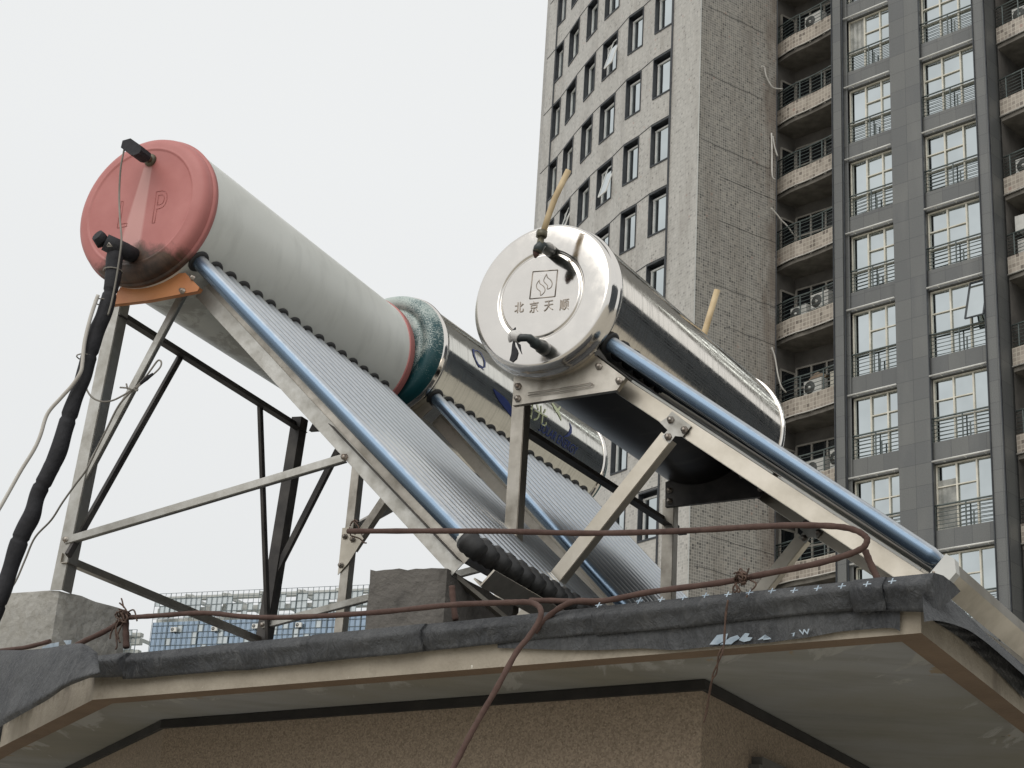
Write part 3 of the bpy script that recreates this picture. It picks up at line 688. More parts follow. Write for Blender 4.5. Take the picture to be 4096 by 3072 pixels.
# ================================================================ glass office building far left
T67 = rad(-67); gv = V((sin(T67), cos(T67), 0)); d_ = ray(1000, 2360); gp = C0+d_*(220/math.hypot(d_.x, d_.y)); gp.z = 0
gin = V((-gv.y, gv.x, 0))
if gin.dot(gp) < 0: gin = -gin
def GP(q, z, dep=0): return gp+gv*q+gin*dep+Z*z
def glass_block(label, q0, q1, top, open_z, seed, cell=.78, depth=14):
    rnd = random.Random(seed)
    r = empty('glass_office_building', GP((q0+q1)/2, 0), label, 'building')
    lo = 30; zs = []; z = top; k = 0
    while z > lo: zs.append(z); z -= (.95 if k % 3 else .75); k += 1
    nq = int((q1-q0)/cell); qs = [q0+(q1-q0)*i/nq for i in range(nq+1)]
    m = MB()
    for i, q in enumerate(qs): m.box(GP(q, (top+lo)/2, -.05), gv*(.10 if i % 6 == 0 else .05), gin*.06, Z*(top-lo))
    for z in zs: m.box(GP((q0+q1)/2, z, -.05), gv*(q1-q0), gin*.06, Z*.05)
    pt(m, 'mullion_grid', M['mullion'], r)
    m = MB(); m.poly([GP(q0, 0, .1), GP(q1, 0, .1), GP(q1, open_z, .1), GP(q0, open_z, .1)]); pt(m, 'blue_glazing', M['blue_pane'], r)
    m = MB()
    for i in range(nq):
        for j in range(len(zs)-1):
            if zs[j] <= open_z+.1 and rnd.random() < .15:
                m.poly([GP(qs[i], zs[j+1], .06), GP(qs[i+1], zs[j+1], .06), GP(qs[i+1], zs[j], .06), GP(qs[i], zs[j], .06)])
            elif open_z < zs[j+1] < open_z+2.6 and rnd.random() < .62:
                m.poly([GP(qs[i], zs[j+1], .06), GP(qs[i+1], zs[j+1], .06), GP(qs[i+1], zs[j], .06), GP(qs[i], zs[j], .06)])
    pt(m, 'pale_glazing', M['pale_pane'], r)['kind'] = 'stuff'
    m = MB()
    for zb, hh in ((top-.45, .5), (open_z+1.7, .7), (open_z+.15, .9)):
        m.box(GP((q0+q1)/2, zb, 1.2), gv*(q1-q0), gin*.8, Z*hh)
        m.box(GP((q0+q1)/2, zb, depth), gv*(q1-q0), gin*.8, Z*hh)
    pt(m, 'roof_beam', M['beam_pale'], r)
    m = MB(); q = q0+2
    while q < q1: m.box(GP(q, (top+open_z)/2, 1.2), gv*.7, gin*.7, Z*(top-open_z)); m.box(GP(q, (top-.4), depth/2), gv*.4, gin*depth, Z*.4); q += 5.6
    pt(m, 'roof_column', M['beam_pale'], r)
    m = MB()
    for q in (q0, q1): m.poly([GP(q, 0, .1), GP(q, 0, depth), GP(q, open_z, depth), GP(q, open_z, .1)])
    m.poly([GP(q0, open_z, .1), GP(q1, open_z, .1), GP(q1, open_z, depth), GP(q0, open_z, depth)]); m.poly([GP(q0, 0, depth), GP(q1, 0, depth), GP(q1, open_z, depth), GP(q0, open_z, depth)])
    pt(m, 'side_wall', M['pale_pane'], r)
    return r
glass_block('wide blue glass office block with open lattice top, low on the left horizon', -26, 14.3, 54.85, 51.0, 3)
glass_block('small sliver of a pale glass building just right of the left concrete block', 16.5, 30, 50.1, 47.0, 5)
for i, (x_, y_, lb) in enumerate(((692, 2518, 'tiny air conditioner on the glass block, leftmost, near its left edge'), (855, 2515, 'tiny air conditioner on the glass block, second from the left'), (1018, 2505, 'tiny air conditioner on the glass block, third from the left'), (1192, 2500, 'tiny air conditioner on the glass block, rightmost, just right of the dark posts'))):
    c = onp(x_, y_+8, GP(0, 0, -.5), gin)
    a_ = aircon(c, -gv, gin, lb, w=.85, h=.6); a_['group'] = 'air conditioner units on the glass office block'
# dark lower neighbour beyond the right edge, mirrored in the tanks
nb = empty('neighbour_building', (62, 22, 0), 'low dark building right of the tower, seen mirrored in the steel tanks', 'building')
m = MB(); m.box(V((66, 10, 14)), V((26, 0, 0)), V((0, 76, 0)), Z*28); pt(m, 'wall', M['dull_building'], nb)
m = MB()
for k in range(9):
    for j in range(13): m.box(V((52.96, -22+j*5.4, 3+k*2.8)), V((.1, 0, 0)), V((0, 2.2, 0)), Z*1.4)
o = pt(m, 'far_windows', M['dark_pane'], nb); o['kind'] = 'stuff'

# ================================================================ the roof house with its eave
ZS, ZT = 2.36, 2.455
OUT = [V((-2.3, 7.0, 0)), V((-1.50, 5.33, 0)), V((-1.0167, 4.38, 0)), V((.788, 3.105, 0)), V((1.185, 3.79, 0)), V((2.4, 5.9, 0)), V((2.0, 8.4, 0)), V((-1.8, 9.0, 0))]
WALL = [V((-1.75, 6.55, 0)), V((-.884, 4.69, 0)), V((.458, 3.71, 0)), V((1.01, 4.68, 0)), V((1.9, 6.3, 0)), V((1.6, 7.8, 0)), V((-1.4, 8.3, 0))]
house = empty('roof_house', (0, 5.5, 0), 'brown pebble-dashed roof house with a beige eave and grey soffit under the heaters', 'building')
def offs(poly, d):
    n = len(poly); c = sum(poly, V((0, 0, 0)))/n; out = []
    for i in range(n):
        a, b, e_ = poly[i-1], poly[i], poly[(i+1) % n]
        n1 = (b-a).normalized(); n1 = V((-n1.y, n1.x, 0)); n2 = (e_-b).normalized(); n2 = V((-n2.y, n2.x, 0))
        if n1.dot(c-b) < 0 and n2.dot(c-b) < 0: n1 = -n1; n2 = -n2
        nn = (n1+n2).normalized(); out.append(b+nn*(d/max(.3, nn.dot(n1))))
    return out
IN = offs(OUT, .055)
m = MB(); no = len(OUT)
m.poly([p+Z*ZT for p in OUT]); pt(m, 'roof_slab', M['felt'], house)
m = MB()
for i in range(no):
    a, b = OUT[i], OUT[(i+1) % no]; K = 24
    for k in range(K):
        p, q_ = a.lerp(b, k/K), a.lerp(b, (k+1)/K)
        u_ = (b-a).length; m.poly([p+Z*ZS, q_+Z*ZS, q_+Z*(ZT-.001), p+Z*(ZT-.001)], [(i*3+u_*k/K, 0), (i*3+u_*(k+1)/K, 0), (i*3+u_*(k+1)/K, 1), (i*3+u_*k/K, 1)])
pt(m, 'fascia', M['fascia'], house)
m = MB()
for i in range(no):
    a, b = OUT[i], OUT[(i+1) % no]; c, d = IN[i], IN[(i+1) % no]
    m.poly([a+Z*ZS, b+Z*ZS, d+Z*ZS, c+Z*ZS]); m.poly([c+Z*ZS, d+Z*ZS, d+Z*(ZS+.012), c+Z*(ZS+.012)])
pt(m, 'eave_lip', M['lip'], house)
IN2 = offs(OUT, .055+.30); m = MB()
for i in range(no):
    a, b = IN[i], IN[(i+1) % no]; c, d = IN2[i], IN2[(i+1) % no]; m.poly([a+Z*(ZS+.012), b+Z*(ZS+.012), d+Z*(ZS+.012), c+Z*(ZS+.012)], [(0, 0), (1, 0), (1, 1), (0, 1)])
m.poly([p+Z*(ZS+.012) for p in IN2], [(0, 1)]*no)
pt(m, 'soffit', M['soffit'], house)
WI = offs(WALL, .03); WO = offs(WALL, -.012)
m = MB()
for i in range(len(WALL)):
    a, b = WALL[i], WALL[(i+1) % len(WALL)]; m.poly([a, b, b+Z*(ZS-.011), a+Z*(ZS-.011)])
pt(m, 'wall', M['pebble'], house)
m = MB()
for i in range(len(WALL)):
    a, b = WO[i], WO[(i+1) % len(WALL)]; c, d = WI[i], WI[(i+1) % len(WALL)]
    m.poly([a+Z*(ZS-.012), b+Z*(ZS-.012), b+Z*(ZS+.01), a+Z*(ZS+.01)]); m.poly([a+Z*(ZS-.012), b+Z*(ZS-.012), d+Z*(ZS-.012), c+Z*(ZS-.012)])
pt(m, 'top_shadow_band', M['black_gap'], house)
# window in the right-hand wall
wa, wb = WALL[2], WALL[3]; wt = (wb-wa).normalized(); wn_ = V((wt.y, -wt.x, 0))
if wn_.dot(C0-wa) < 0: wn_ = -wn_
m = MB(); zt_ = 2.235
u0, u1 = .30, .95
for a, b in (((u0, .9), (u0, zt_)), ((u1, .9), (u1, zt_)), ((u0, zt_), (u1, zt_)), ((u0, 1.7), (u1, 1.7))):
    m.bar(wa+wt*a[0]+wn_*.012+Z*a[1], wa+wt*b[0]+wn_*.012+Z*b[1], .04, .03, wn_)
wfr = pt(m, 'window', M['recess'], house)
m = MB(); m.poly([wa+wt*u0+wn_*.008+Z*.9, wa+wt*u1+wn_*.008+Z*.9, wa+wt*u1+wn_*.008+Z*zt_, wa+wt*u0+wn_*.008+Z*zt_]); pt(m, 'pane', M['dark_pane'], house, under=wfr)
# bitumen felt wrapped over the edge, in overlapping strips
def rn(x_, y_, s_=0):
    v = sin(x_*3.1+s_)*.5+sin(x_*7.7+y_*5+s_*2)*.3+sin(x_*17.3-y_*9+s_)*.2; return v
def felt_strip(a, b, zb0, zb1, seed, bulge=.03, back=.12, lift=0, step=.018, jag=.006):
    """a,b along the eave edge (outer line), zb0/zb1 lower hem heights"""
    L_ = (b-a).length; t = (b-a).normalized(); out = V((t.y, -t.x, 0))
    if out.dot(V((0, 6, 0))-a) > 0: out = -out
    n = max(4, int(L_/step)); rows = []; rnd = random.Random(seed)
    for i in range(n+1):
        u = L_*i/n; zb = zb0+(zb1-zb0)*i/n+rn(u*2, 0, seed)*jag*.45
        hb = bulge*(1+.12*rn(u*1.3, 1, seed))
        prof = [(-back, ZT+.010), (-.09, ZT+.014+.004*rn(u*4, 2, seed)), (-.03, ZT+.018+.002*rn(u*2, 3, seed)), (hb*.4, ZT+.012), (hb*.9, ZT-.008)]
        m_ = 7
        for k in range(m_):
            f = (k+1)/m_; z_ = ZT-.008+(zb-ZT+.008)*f
            w = .0035*rn(u*7+f*2, f*5, seed)
            prof.append((hb*(1-.55*f)+w, z_))
        prof.append((hb*.45-.012, zb+.004))
        rows.append([a+t*u+out*(o_+lift)+Z*z_ for o_, z_ in prof])
    mb = MB(); m_ = len(rows[0])
    for i in range(n):
        for k in range(m_-1): mb.poly([rows[i][k], rows[i+1][k], rows[i+1][k+1], rows[i][k+1]], sm=True)
    for rw_ in (rows[0], rows[-1]): mb.poly(rw_)
    return pt(mb, 'felt_strip', M['felt'], house), out
E1, E2, E3 = OUT[2], OUT[3], OUT[4]
def eb(t): return E1.lerp(E2, t)
def te(x_, y_=2500): return (onp(x_, y_, E1, V(((E2-E1).y, -(E2-E1).x, 0)).normalized())-E1).dot(E2-E1)/(E2-E1).length_squared
strips = [(eb(te(395)), eb(te(560)), 2.408, 2.405, 1, .048, .006), (eb(te(545)), eb(te(1284)), 2.400, 2.400, 2, .038, .0), (eb(te(1276)), eb(te(1724)), 2.400, 2.404, 3, .036, .006),
          (eb(te(1716)), eb(te(2420)), 2.407, 2.409, 11, .036, .0), (eb(te(2400)), eb(te(3446)), 2.407, 2.409, 4, .040, .002), (eb(te(3438)), eb(te(3566)), 2.405, 2.403, 5, .040, .009), (eb(te(3556)), eb(1.016), 2.403, 2.389, 6, .044, .002),
          (OUT[4], OUT[5], 2.41, 2.40, 8, .03, .0),
          (OUT[0], OUT[1], 2.37, 2.37, 10, .05, .0)]
fs = None
nl = (OUT[1]-OUT[2]).normalized(); nl = V((nl.y, -nl.x, 0)); nl = nl if nl.x < 0 else -nl
tp = smooth_path([V((x_, y_, 0)) for x_, y_ in ((-160, 2612), (-60, 2605), (0, 2600), (100, 2600), (200, 2590), (300, 2574), (345, 2580), (390, 2612))], 6)
bt_ = smooth_path([V((x_, y_, 0)) for x_, y_ in ((-160, 2990), (-60, 2945), (0, 2908), (100, 2850), (190, 2800), (260, 2752), (330, 2722), (400, 2698))], 6)
nr = (OUT[4]-OUT[3]).normalized(); nr = V((nr.y, -nr.x, 0)); nr = nr if nr.x > 0 else -nr
def zc(l): return smooth_path([V((3000+a/2.018, 1868+b/2.018, 0)) for a, b in l], 6)
def sheet(t_, b_, off, nm, seed, K=10):
    m = MB(); rows = []
    for i, (a, b) in enumerate(zip(t_, b_)):
        row = []
        for k in range(K+1):
            f = k/K; p = a.lerp(b, f); row.append(onp(p.x, p.y, OUT[3]+nr*(off(f)+.004*rn(i*.13, f*3, seed)), nr))
        rows.append(row)
    for r0, r1 in zip(rows, rows[1:]):
        for k in range(K): m.poly([r0[k], r1[k], r1[k+1], r0[k+1]], sm=True)
    return pt(m, nm, M['felt'], house)
sheet(zc([(1385, 915), (1450, 955), (1560, 1030), (1700, 1135), (1800, 1235), (1900, 1335), (2000, 1420), (2212, 1600), (2500, 1840)]), zc([(1405, 1250), (1470, 1240), (1540, 1245), (1640, 1270), (1760, 1315), (1880, 1395), (1990, 1485), (2212, 1680), (2500, 1930)]), lambda f: .0+.05*f, 'felt_flap', 4)
sheet(zc([(1480, 1180), (1560, 1200), (1660, 1240), (1760, 1290), (1860, 1350), (1960, 1420), (2212, 1620)]), zc([(1490, 1250), (1560, 1290), (1680, 1370), (1780, 1450), (1880, 1540), (1980, 1640), (2212, 1870)]), lambda f: .006, 'felt_underlay_and_shade', 5)  # dark sheet stands in for the shadow gap under the flap
m = MB(); rows = []
for i, (a, b) in enumerate(zip(tp, bt_)):
    row = []
    for k in range(13):
        f = k/12; p = a.lerp(b, f)
        g_ = i/len(tp); off = .085+(.12*(1-g_)**.7)+.03*math.sqrt(f)+(.006*rn(i*.12, f*3, 3)+.004*rn(i*.1+f*2, f*5, 8))*(1-g_)-(.01 if k == 12 else 0)
        row.append(onp(p.x, p.y, OUT[2]+nl*off, nl))
    rows.append(row)
for r0, r1 in zip(rows, rows[1:]):
    for k in range(12): m.poly([r0[k], r1[k], r1[k+1], r0[k+1]], sm=True)
pt(m, 'felt_drape', M['felt'], house)
for a, b, z0, z1, sd_, bl, lf in strips:
    o, out_ = felt_strip(a, b, z0, z1, sd_, bl, lift=lf)
    if sd_ == 4: fs = o; outF = out_
# under layer showing below the hem
ta = (E2-E1).normalized()
ul = smooth_path([V((x_, y_, 0)) for x_, y_ in ((1990, 2592), (2100, 2595), (2250, 2600), (2403, 2600), (2560, 2594), (2700, 2600), (2830, 2588), (2940, 2580), (3060, 2572), (3150, 2560), (3240, 2548), (3350, 2528), (3441, 2519), (3560, 2512), (3600, 2525))], 5)
m = MB()
for a_, b_ in zip(ul, ul[1:]):
    q4 = [onp(x_, y_, E1+outF*o_, outF) for x_, y_, o_ in ((a_.x, a_.y, .010), (b_.x, b_.y, .010), (b_.x, b_.y-105, .014), (a_.x, a_.y-105, .014))]; m.poly(q4, sm=True)
und = pt(m, 'felt_underlay_and_shade', M['felt'], house)
# printed marks on the felt
def on_edge(x_, y_, off): return onp(x_, y_, E1+outF*off, outF)
m = MB()
cr = [(2500+a/2.018, 2250+b/2.018) for a, b in ((135, 312), (310, 305), (490, 290), (665, 272), (845, 265), (1020, 250), (1200, 236), (1380, 233), (1570, 215), (1765, 198), (1968, 182), (2170, 158))]+[(2000+a/2.16, 1868+b/2.16) for a, b in ((870, 1200), (1220, 1168), (1410, 1152))]
for (x_, y_) in cr:
    c = on_edge(x_, y_, .046)+outF*.008; up = (Z*.8-outF*.6).normalized()
    L1 = .0080; w_ = .0013
    m.poly([c-ta*L1-up*w_, c+ta*L1-up*w_, c+ta*L1+up*w_, c-ta*L1+up*w_]); m.poly([c-ta*w_-up*L1+outF*.001, c+ta*w_-up*L1+outF*.001, c+ta*w_+up*L1+outF*.001, c-ta*w_+up*L1+outF*.001])
pt(m, 'printed_cross_row', M['print_white'], house, under=fs)
for poly in ([(2838, 2578), (2868, 2540), (2912, 2534), (2905, 2560), (2870, 2578)], [(2880, 2578), (2920, 2550), (2950, 2540), (2960, 2552), (2935, 2568), (2925, 2577)], [(2955, 2560), (2980, 2532), (2998, 2534), (2990, 2548), (3010, 2550), (3000, 2562), (2975, 2568)], [(3030, 2560), (3060, 2538), (3064, 2540), (3052, 2560), (3085, 2556), (3080, 2550)], [(3160, 2536), (3180, 2529), (3176, 2545), (3170, 2545), (3172, 2534)], [(3195, 2520), (3200, 2518), (3210, 2532), (3214, 2517), (3219, 2517), (3228, 2530), (3232, 2515), (3238, 2515), (3230, 2538), (3216, 2524), (3212, 2540)]):
    m = MB(); m.poly([on_edge(x_, y_, .0155) for x_, y_ in poly])
    pt(m, 'printed_fragment', M['print_white'], house, under=und)
m = MB()
for poly in ([(166, 2590), (200, 2575), (236, 2568), (234, 2585), (200, 2608), (175, 2612)], [(254, 2562), (286, 2560), (284, 2575), (268, 2582)]):
    m.poly([onp(x_, y_, OUT[2]+nl*.13, nl) for x_, y_ in poly])
pt(m, 'torn_label', M['print_white'], house)

# ================================================================ solar water heaters
HB = {'A': (V((-1.143, 4.742, 3.919)), 26.1, .241, 1.257, 43.9, .038, .8), 'B': (V((-.448, 5.938, 3.980)), 31.7, .232, 1.272, 45.8, .060, -1.1), 'C': (V((.100, 4.834, 3.751)), 31.3, .249, 1.324, 37.8, .039, .2)}
class H:
    def __init__(s, k):
        s.c, yaw, s.R, s.L, phi, s.s0, el = HB[k]; y = rad(yaw); e_ = rad(el)
        s.a = V((sin(y)*cos(e_), cos(y)*cos(e_), sin(e_))); s.h = V((cos(y), -sin(y), 0)); s.z = s.h.cross(s.a)
        s.ah = V((sin(y), cos(y), 0)); ph = rad(phi); s.t = s.h*cos(ph)-s.z*sin(ph); s.n = s.h*sin(ph)+s.z*cos(ph)
    def P(s, a, h, z): return s.c+s.ah*a+s.h*h+Z*z
    def px(s, x_, y_, a): return onp(x_, y_, s.c+s.ah*a, s.ah)
    def pk(s, x_, y_, k): return onp(x_, y_, s.c+s.h*k, s.h)
    def cyl(s, x_, y_, r=None):
        """hit of a photo ray on the tank surface -> (axial, angle)"""
        r = r or s.R; d = ray(x_, y_); o = C0-s.c
        dx, dy = d.dot(s.h), d.dot(s.z); ox, oy = o.dot(s.h), o.dot(s.z)
        A = dx*dx+dy*dy; B = 2*(ox*dx+oy*dy); C = ox*ox+oy*oy-r*r; t = (-B-math.sqrt(max(0, B*B-4*A*C)))/(2*A)
        p = o+d*t; return p.dot(s.a), math.atan2(p.dot(s.z), p.dot(s.h))
    def cp(s, ax, ang, r): return s.c+s.a*ax+(s.h*cos(ang)+s.z*sin(ang))*r
def heater(k, label):
    q = H(k); r = empty('solar_water_heater', q.c-Z*1.2, label, 'solar water heater', 'solar water heaters on the roof'); q.root = r; return q
def round_bar(hh, mb, p, q_, w, th): mb.bar(p, q_, w, th, hh.ah)
def angle(mb, p, q_, wdir, w, ddir, d, t=.003):
    """L section: one leg along wdir, the other along ddir"""
    p = V(p); q_ = V(q_); L_ = q_-p
    mb.box((p+q_)/2+wdir*(w/2), wdir*w, ddir*t, L_); mb.box((p+q_)/2+ddir*(d/2), wdir*t, ddir*(d-t), L_)
def tubes(q, mat, s_step=.076, n=16, tl=1.45, R0=None, cup=True, visible_cup=True):
    root = q.root; r = .0235
    p = q.c+q.a*q.s0+q.t*(q.R-.02); e_ = q.c+q.a*q.s0+q.t*(q.R+tl)
    m = MB(); pts = [p, p+q.t*.1, e_-q.t*.03, e_-q.t*.012, e_]; m.tube(pts, [r, r, r, r*.8, r*.35], 20)
    t0 = m.build('vacuum_tube', mat, root, smooth_angle=rad(50))
    m = MB(); c_ = q.c+q.a*q.s0+q.t*(q.R-.004)
    m.lathe([(0, r*.9), (0, .034), (.004, .0355), (.008, .034), (.011, .028), (.012, r*.98)], c_, q.t, q.a, q.n, 24)
    k0 = m.build('seal_ring', M['black_rubber'], root)
    ob = [t0, k0]
    if cup:
        m = MB(); c_ = e_-q.t*.075
        m.lathe([(.02, r), (.02, .031), (.035, .0335), (.04, .030), (.058, .031), (.062, .027), (.078, .027), (.082, .0001)], c_, q.t, q.a, q.n, 18)
        ob.append(m.build('tube_cup', M['black_rubber'], root))
    for i in range(1, n):
        for o in ob:
            c = o.copy(); COL.objects.link(c); c.parent = root; c.location = q.a*(i*s_step)
def text_pts(s, size, font=None):
    cu = bpy.data.curves.new('t', 'FONT'); cu.body = s; cu.size = size; cu.resolution_u = 3; cu.extrude = 0
    o = bpy.data.objects.new('t', cu); COL.objects.link(o); bpy.context.view_layer.update()
    dg = bpy.context.evaluated_depsgraph_get(); me = bpy.data.meshes.new_from_object(o.evaluated_get(dg))
    vs_ = [v.co.copy() for v in me.vertices]; fs_ = [list(p_.vertices) for p_ in me.polygons]
    bpy.data.objects.remove(o); bpy.data.curves.remove(cu); bpy.data.meshes.remove(me)
    if vs_:
        xs = [v.x for v in vs_]; ys = [v.y for v in vs_]; cx, cy = (min(xs)+max(xs))/2, (min(ys)+max(ys))/2
        vs_ = [V((v.x-cx, v.y-cy, 0)) for v in vs_]
    return vs_, fs_
def text_obj(s, size, fn, name, mat, root, under=None, raise_n=None, thick=0, sx=1):
    vs_, fs_ = text_pts(s, size)
    if not vs_: return None
    mb = MB()
    for f in fs_:
        P_ = [fn(vs_[i].x*sx, vs_[i].y) for i in f]
        if thick: mb.prism(P_, raise_n*thick)
        else: mb.poly(P_)
    return pt(mb, name, mat, root, under=under)

# ---------------- heater A (left, white tank, pink cap)
A = heater('A', 'solar water heater with a white painted tank and a pink end cap, leftmost')
R, L = A.R, A.L
m = MB(); m.lathe([(0, R*.99), (0, R), (.3, R), (.6, R), (.9, R), (L-.012, R)], A.c, A.a, A.h, A.z, 128); tankA = pt(m, 'tank', M['tank_white'], A.root, sa=rad(40))
def capA():
    m = MB(); r1 = R+.003
    m.lathe([(.006, R), (.004, r1), (-.010, r1+.002), (-.014, r1+.001), (-.017, R*.992), (-.034, R*.988), (-.046, R*.965), (-.053, R*.925), (-.057, R*.88), (-.0585, R*.835), (-.0588, R*.83), (-.0605, R*.815), (-.0605, R*.80), (-.0575, R*.785), (-.0575, R*.78), (-.0575, R*.4), (-.0575, .0001)], A.c, A.a, A.h, A.z, 128); return m
cA = pt(capA(), 'end_cap', M['pink'], A.root, sa=rad(50))
m = MB(); m.lathe([(L-.014, R), (L-.012, R+.004), (L+.02, R+.004), (L+.045, R*.93), (L+.05, R*.8), (L+.05, .0001)], A.c, A.a, A.h, A.z, 128); pt(m, 'end_cap', M['pink_plain'], A.root, sa=rad(50))
def capfn(q, x_, y_, s_): 
    p = onp(x_, y_, q.c+q.a*s_, q.a); return (p-q.c).dot(q.h), (p-q.c).dot(q.z)
for ch, (x_, y_), sz in (('L', (495, 855), .115), ('P', (640, 825), .135)):
    h0, z0 = capfn(A, x_, y_, -.0585)
    vs_, fs_ = text_pts(ch, sz)
    # outline only, as stamped relief: thin raised rim of the letter
    mb = MB(); cnt = {}
    for f in fs_:
        for i, j in zip(f, f[1:]+f[:1]):
            kk = (min(i, j), max(i, j)); cnt[kk] = cnt.get(kk, 0)+1
    for (i, j), c_ in cnt.items():
        if c_ == 1:
            a_ = A.c+A.a*-.0585+A.h*(h0+vs_[i].x*.75)+A.z*(z0+vs_[i].y*1.15); b_ = A.c+A.a*-.0585+A.h*(h0+vs_[j].x*.75)+A.z*(z0+vs_[j].y*1.15)
            mb.tube([a_, b_], .0007, 5)
    pt(mb, 'stamped_letter', M['pink_plain'], A.root, under=cA)
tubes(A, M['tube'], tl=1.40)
# white nozzle on the first tube end
e_ = A.c+A.a*A.s0+A.t*(A.R+1.335); m = MB(); m.lathe([(-.02, .0001), (-.02, .020), (.02, .028), (.02, .0001)], e_, A.t, A.a, A.n, 16); m.tube([e_-A.t*.05, e_-A.t*.015], .006, 8); pt(m, 'tube_nozzle', M['white_metal'], A.root)
# frame
def legbar(q, p, q_, w, d, mat, name, t=.003):
    m = MB(); dirv = (V(q_)-V(p)).normalized(); wd = dirv.cross(q.ah).normalized()
    if wd.dot(q.h) < 0: wd = -wd
    if name != 'front_rail': wd = -wd
    angle(m, V(p)-wd*w/2, V(q_)-wd*w/2, wd, w, q.ah, d, t)
    return pt(m, name, mat, q.root)
def bolt(q, p, r=.008):
    m = MB(); m.lathe([(-.012, .0001), (-.012, r), (-.002, r), (-.002, r*1.5), (0, r*1.5)], p, q.ah, q.h, Z, 6); pt(m, 'bolt', M['bolt'], q.root)
for s_ in (.10, 1.18):
    mt = M['galv'] if s_ < .5 else M['dark_angle']
    legbar(A, A.P(s_, -.17, -.225), A.P(s_, -.222, -1.15), .042, .045, mt, 'rear_leg')
    legbar(A, A.P(s_, .150, -.235), A.P(s_, 1.10, -1.165), .042, .03, M['galv'], 'front_rail')
    legbar(A, A.P(s_+.005, .083, -.220), A.P(s_+.005, -.212, -.850), .022, .015, M['galv'] if s_ < .5 else M['dark_angle'], 'diagonal_brace')
    legbar(A, A.P(s_-.004, -.215, -1.000), A.P(s_-.004, .722, -.822), .022, .016, M['galv'], 'cross_strut')
    for (h_, z_) in ((-.212, -.998), (.722, -.822)): bolt(A, A.P(s_, h_, z_))
legbar(A, A.P(1.175, .70, -.83), A.P(1.175, .35, -1.35), .02, .015, M['dark_angle'], 'diagonal_brace')
def railbar(q, p, q_, w, d, mat, name):
    m = MB(); angle(m, p, q_, Z, w, q.h, d, .003); return pt(m, name, mat, q.root)
railbar(A, A.P(.10, -.172, -.275), A.P(1.22, -.172, -.275), .032, .03, M['dark_angle'], 'rear_top_rail')
railbar(A, A.P(.09, -.215, -1.070), A.P(1.20, -.215, -1.070), .030, .028, M['frame_steel'], 'rear_base_rail')
m = MB(); m.bar(A.P(.463, -.17, -.264), A.P(.09, -.19, -1.05), .02, .012, A.h); pt(m, 'rear_brace', M['dark_angle'], A.root)
m = MB(); m.bar(A.P(.941, -.17, -.27), A.P(1.19, -.19, -1.06), .02, .012, A.h); pt(m, 'rear_brace', M['dark_angle'], A.root)
# saddle plates (arc cut under the tank)
def saddle(q, s_, pts_hz, mat, slot=False, name='saddle_plate'):
    """polygon in (h,z): the last two entries are joined by the tank arc"""
    R1 = q.R+.002; (h0, z0), (h1, z1) = pts_hz[-1], pts_hz[0]
    a0 = math.atan2(z0, h0); a1 = math.atan2(z1, h1)
    arc = []; n = 14
    for i in range(n+1):
        a_ = a0+(a1-a0)*i/n; arc.append((cos(a_)*R1, sin(a_)*R1))
    poly = [q.P(s_, h_, z_) for h_, z_ in pts_hz]+[q.P(s_, h_, z_) for h_, z_ in arc]
    # build as a fan of quads for a clean concave shape
    m = MB(); lower = pts_hz[:]; 
    def low(t):   # polyline through the lower outline, from first to last
        seg = [(V((x_, y_, 0))) for x_, y_ in lower]; ls = [0]
        for a_, b_ in zip(seg, seg[1:]): ls.append(ls[-1]+(b_-a_).length)
        u = t*ls[-1]
        for i in range(len(seg)-1):
            if u <= ls[i+1]+1e-9: f = (u-ls[i])/max(1e-9, ls[i+1]-ls[i]); p = seg[i].lerp(seg[i+1], f); return p.x, p.y
        return seg[-1].x, seg[-1].y
    N_ = 28; ar = arc[::-1]
    for i in range(N_):
        t0, t1 = i/N_, (i+1)/N_
        def ap(t): a_ = a1+(a0-a1)*t; return cos(a_)*R1, sin(a_)*R1
        A0, A1, B0, B1 = low(t0), low(t1), ap(t0), ap(t1)
        for ds in (0, .003): m.poly([q.P(s_+ds, *A0), q.P(s_+ds, *A1), q.P(s_+ds, *B1), q.P(s_+ds, *B0)])
        m.poly([q.P(s_, *A0), q.P(s_, *A1), q.P(s_+.02, *A1), q.P(s_+.02, *A0)])
        m.poly([q.P(s_, *B0), q.P(s_, *B1), q.P(s_+.012, *B1), q.P(s_+.012, *B0)])
    return pt(m, name, mat, q.root)
def plate(q, s_, px_, mat, dup_s=0):
    m = MB(); P_ = [q.px(x_, y_, s_)+q.ah*dup_s for x_, y_ in px_]
    m.prism(P_, q.ah*.003); 
    for a_, b_ in zip(P_[:3], P_[1:4]): m.poly([a_, b_, b_+q.ah*.018, a_+q.ah*.018])
    return pt(m, 'saddle_plate', mat, q.root)
PLA = [(443, 1219), (590, 1202), (790, 1164), (798, 1150), (790, 1142), (741, 1091), (640, 1100), (480, 1150)]
plate(A, .02, PLA, M['orange']); plate(A, .02, PLA, M['dark_angle'], 1.17)
bolt(A, A.px(731, 1165, .019), .007); bolt(A, A.px(772, 1112, .019), .006)
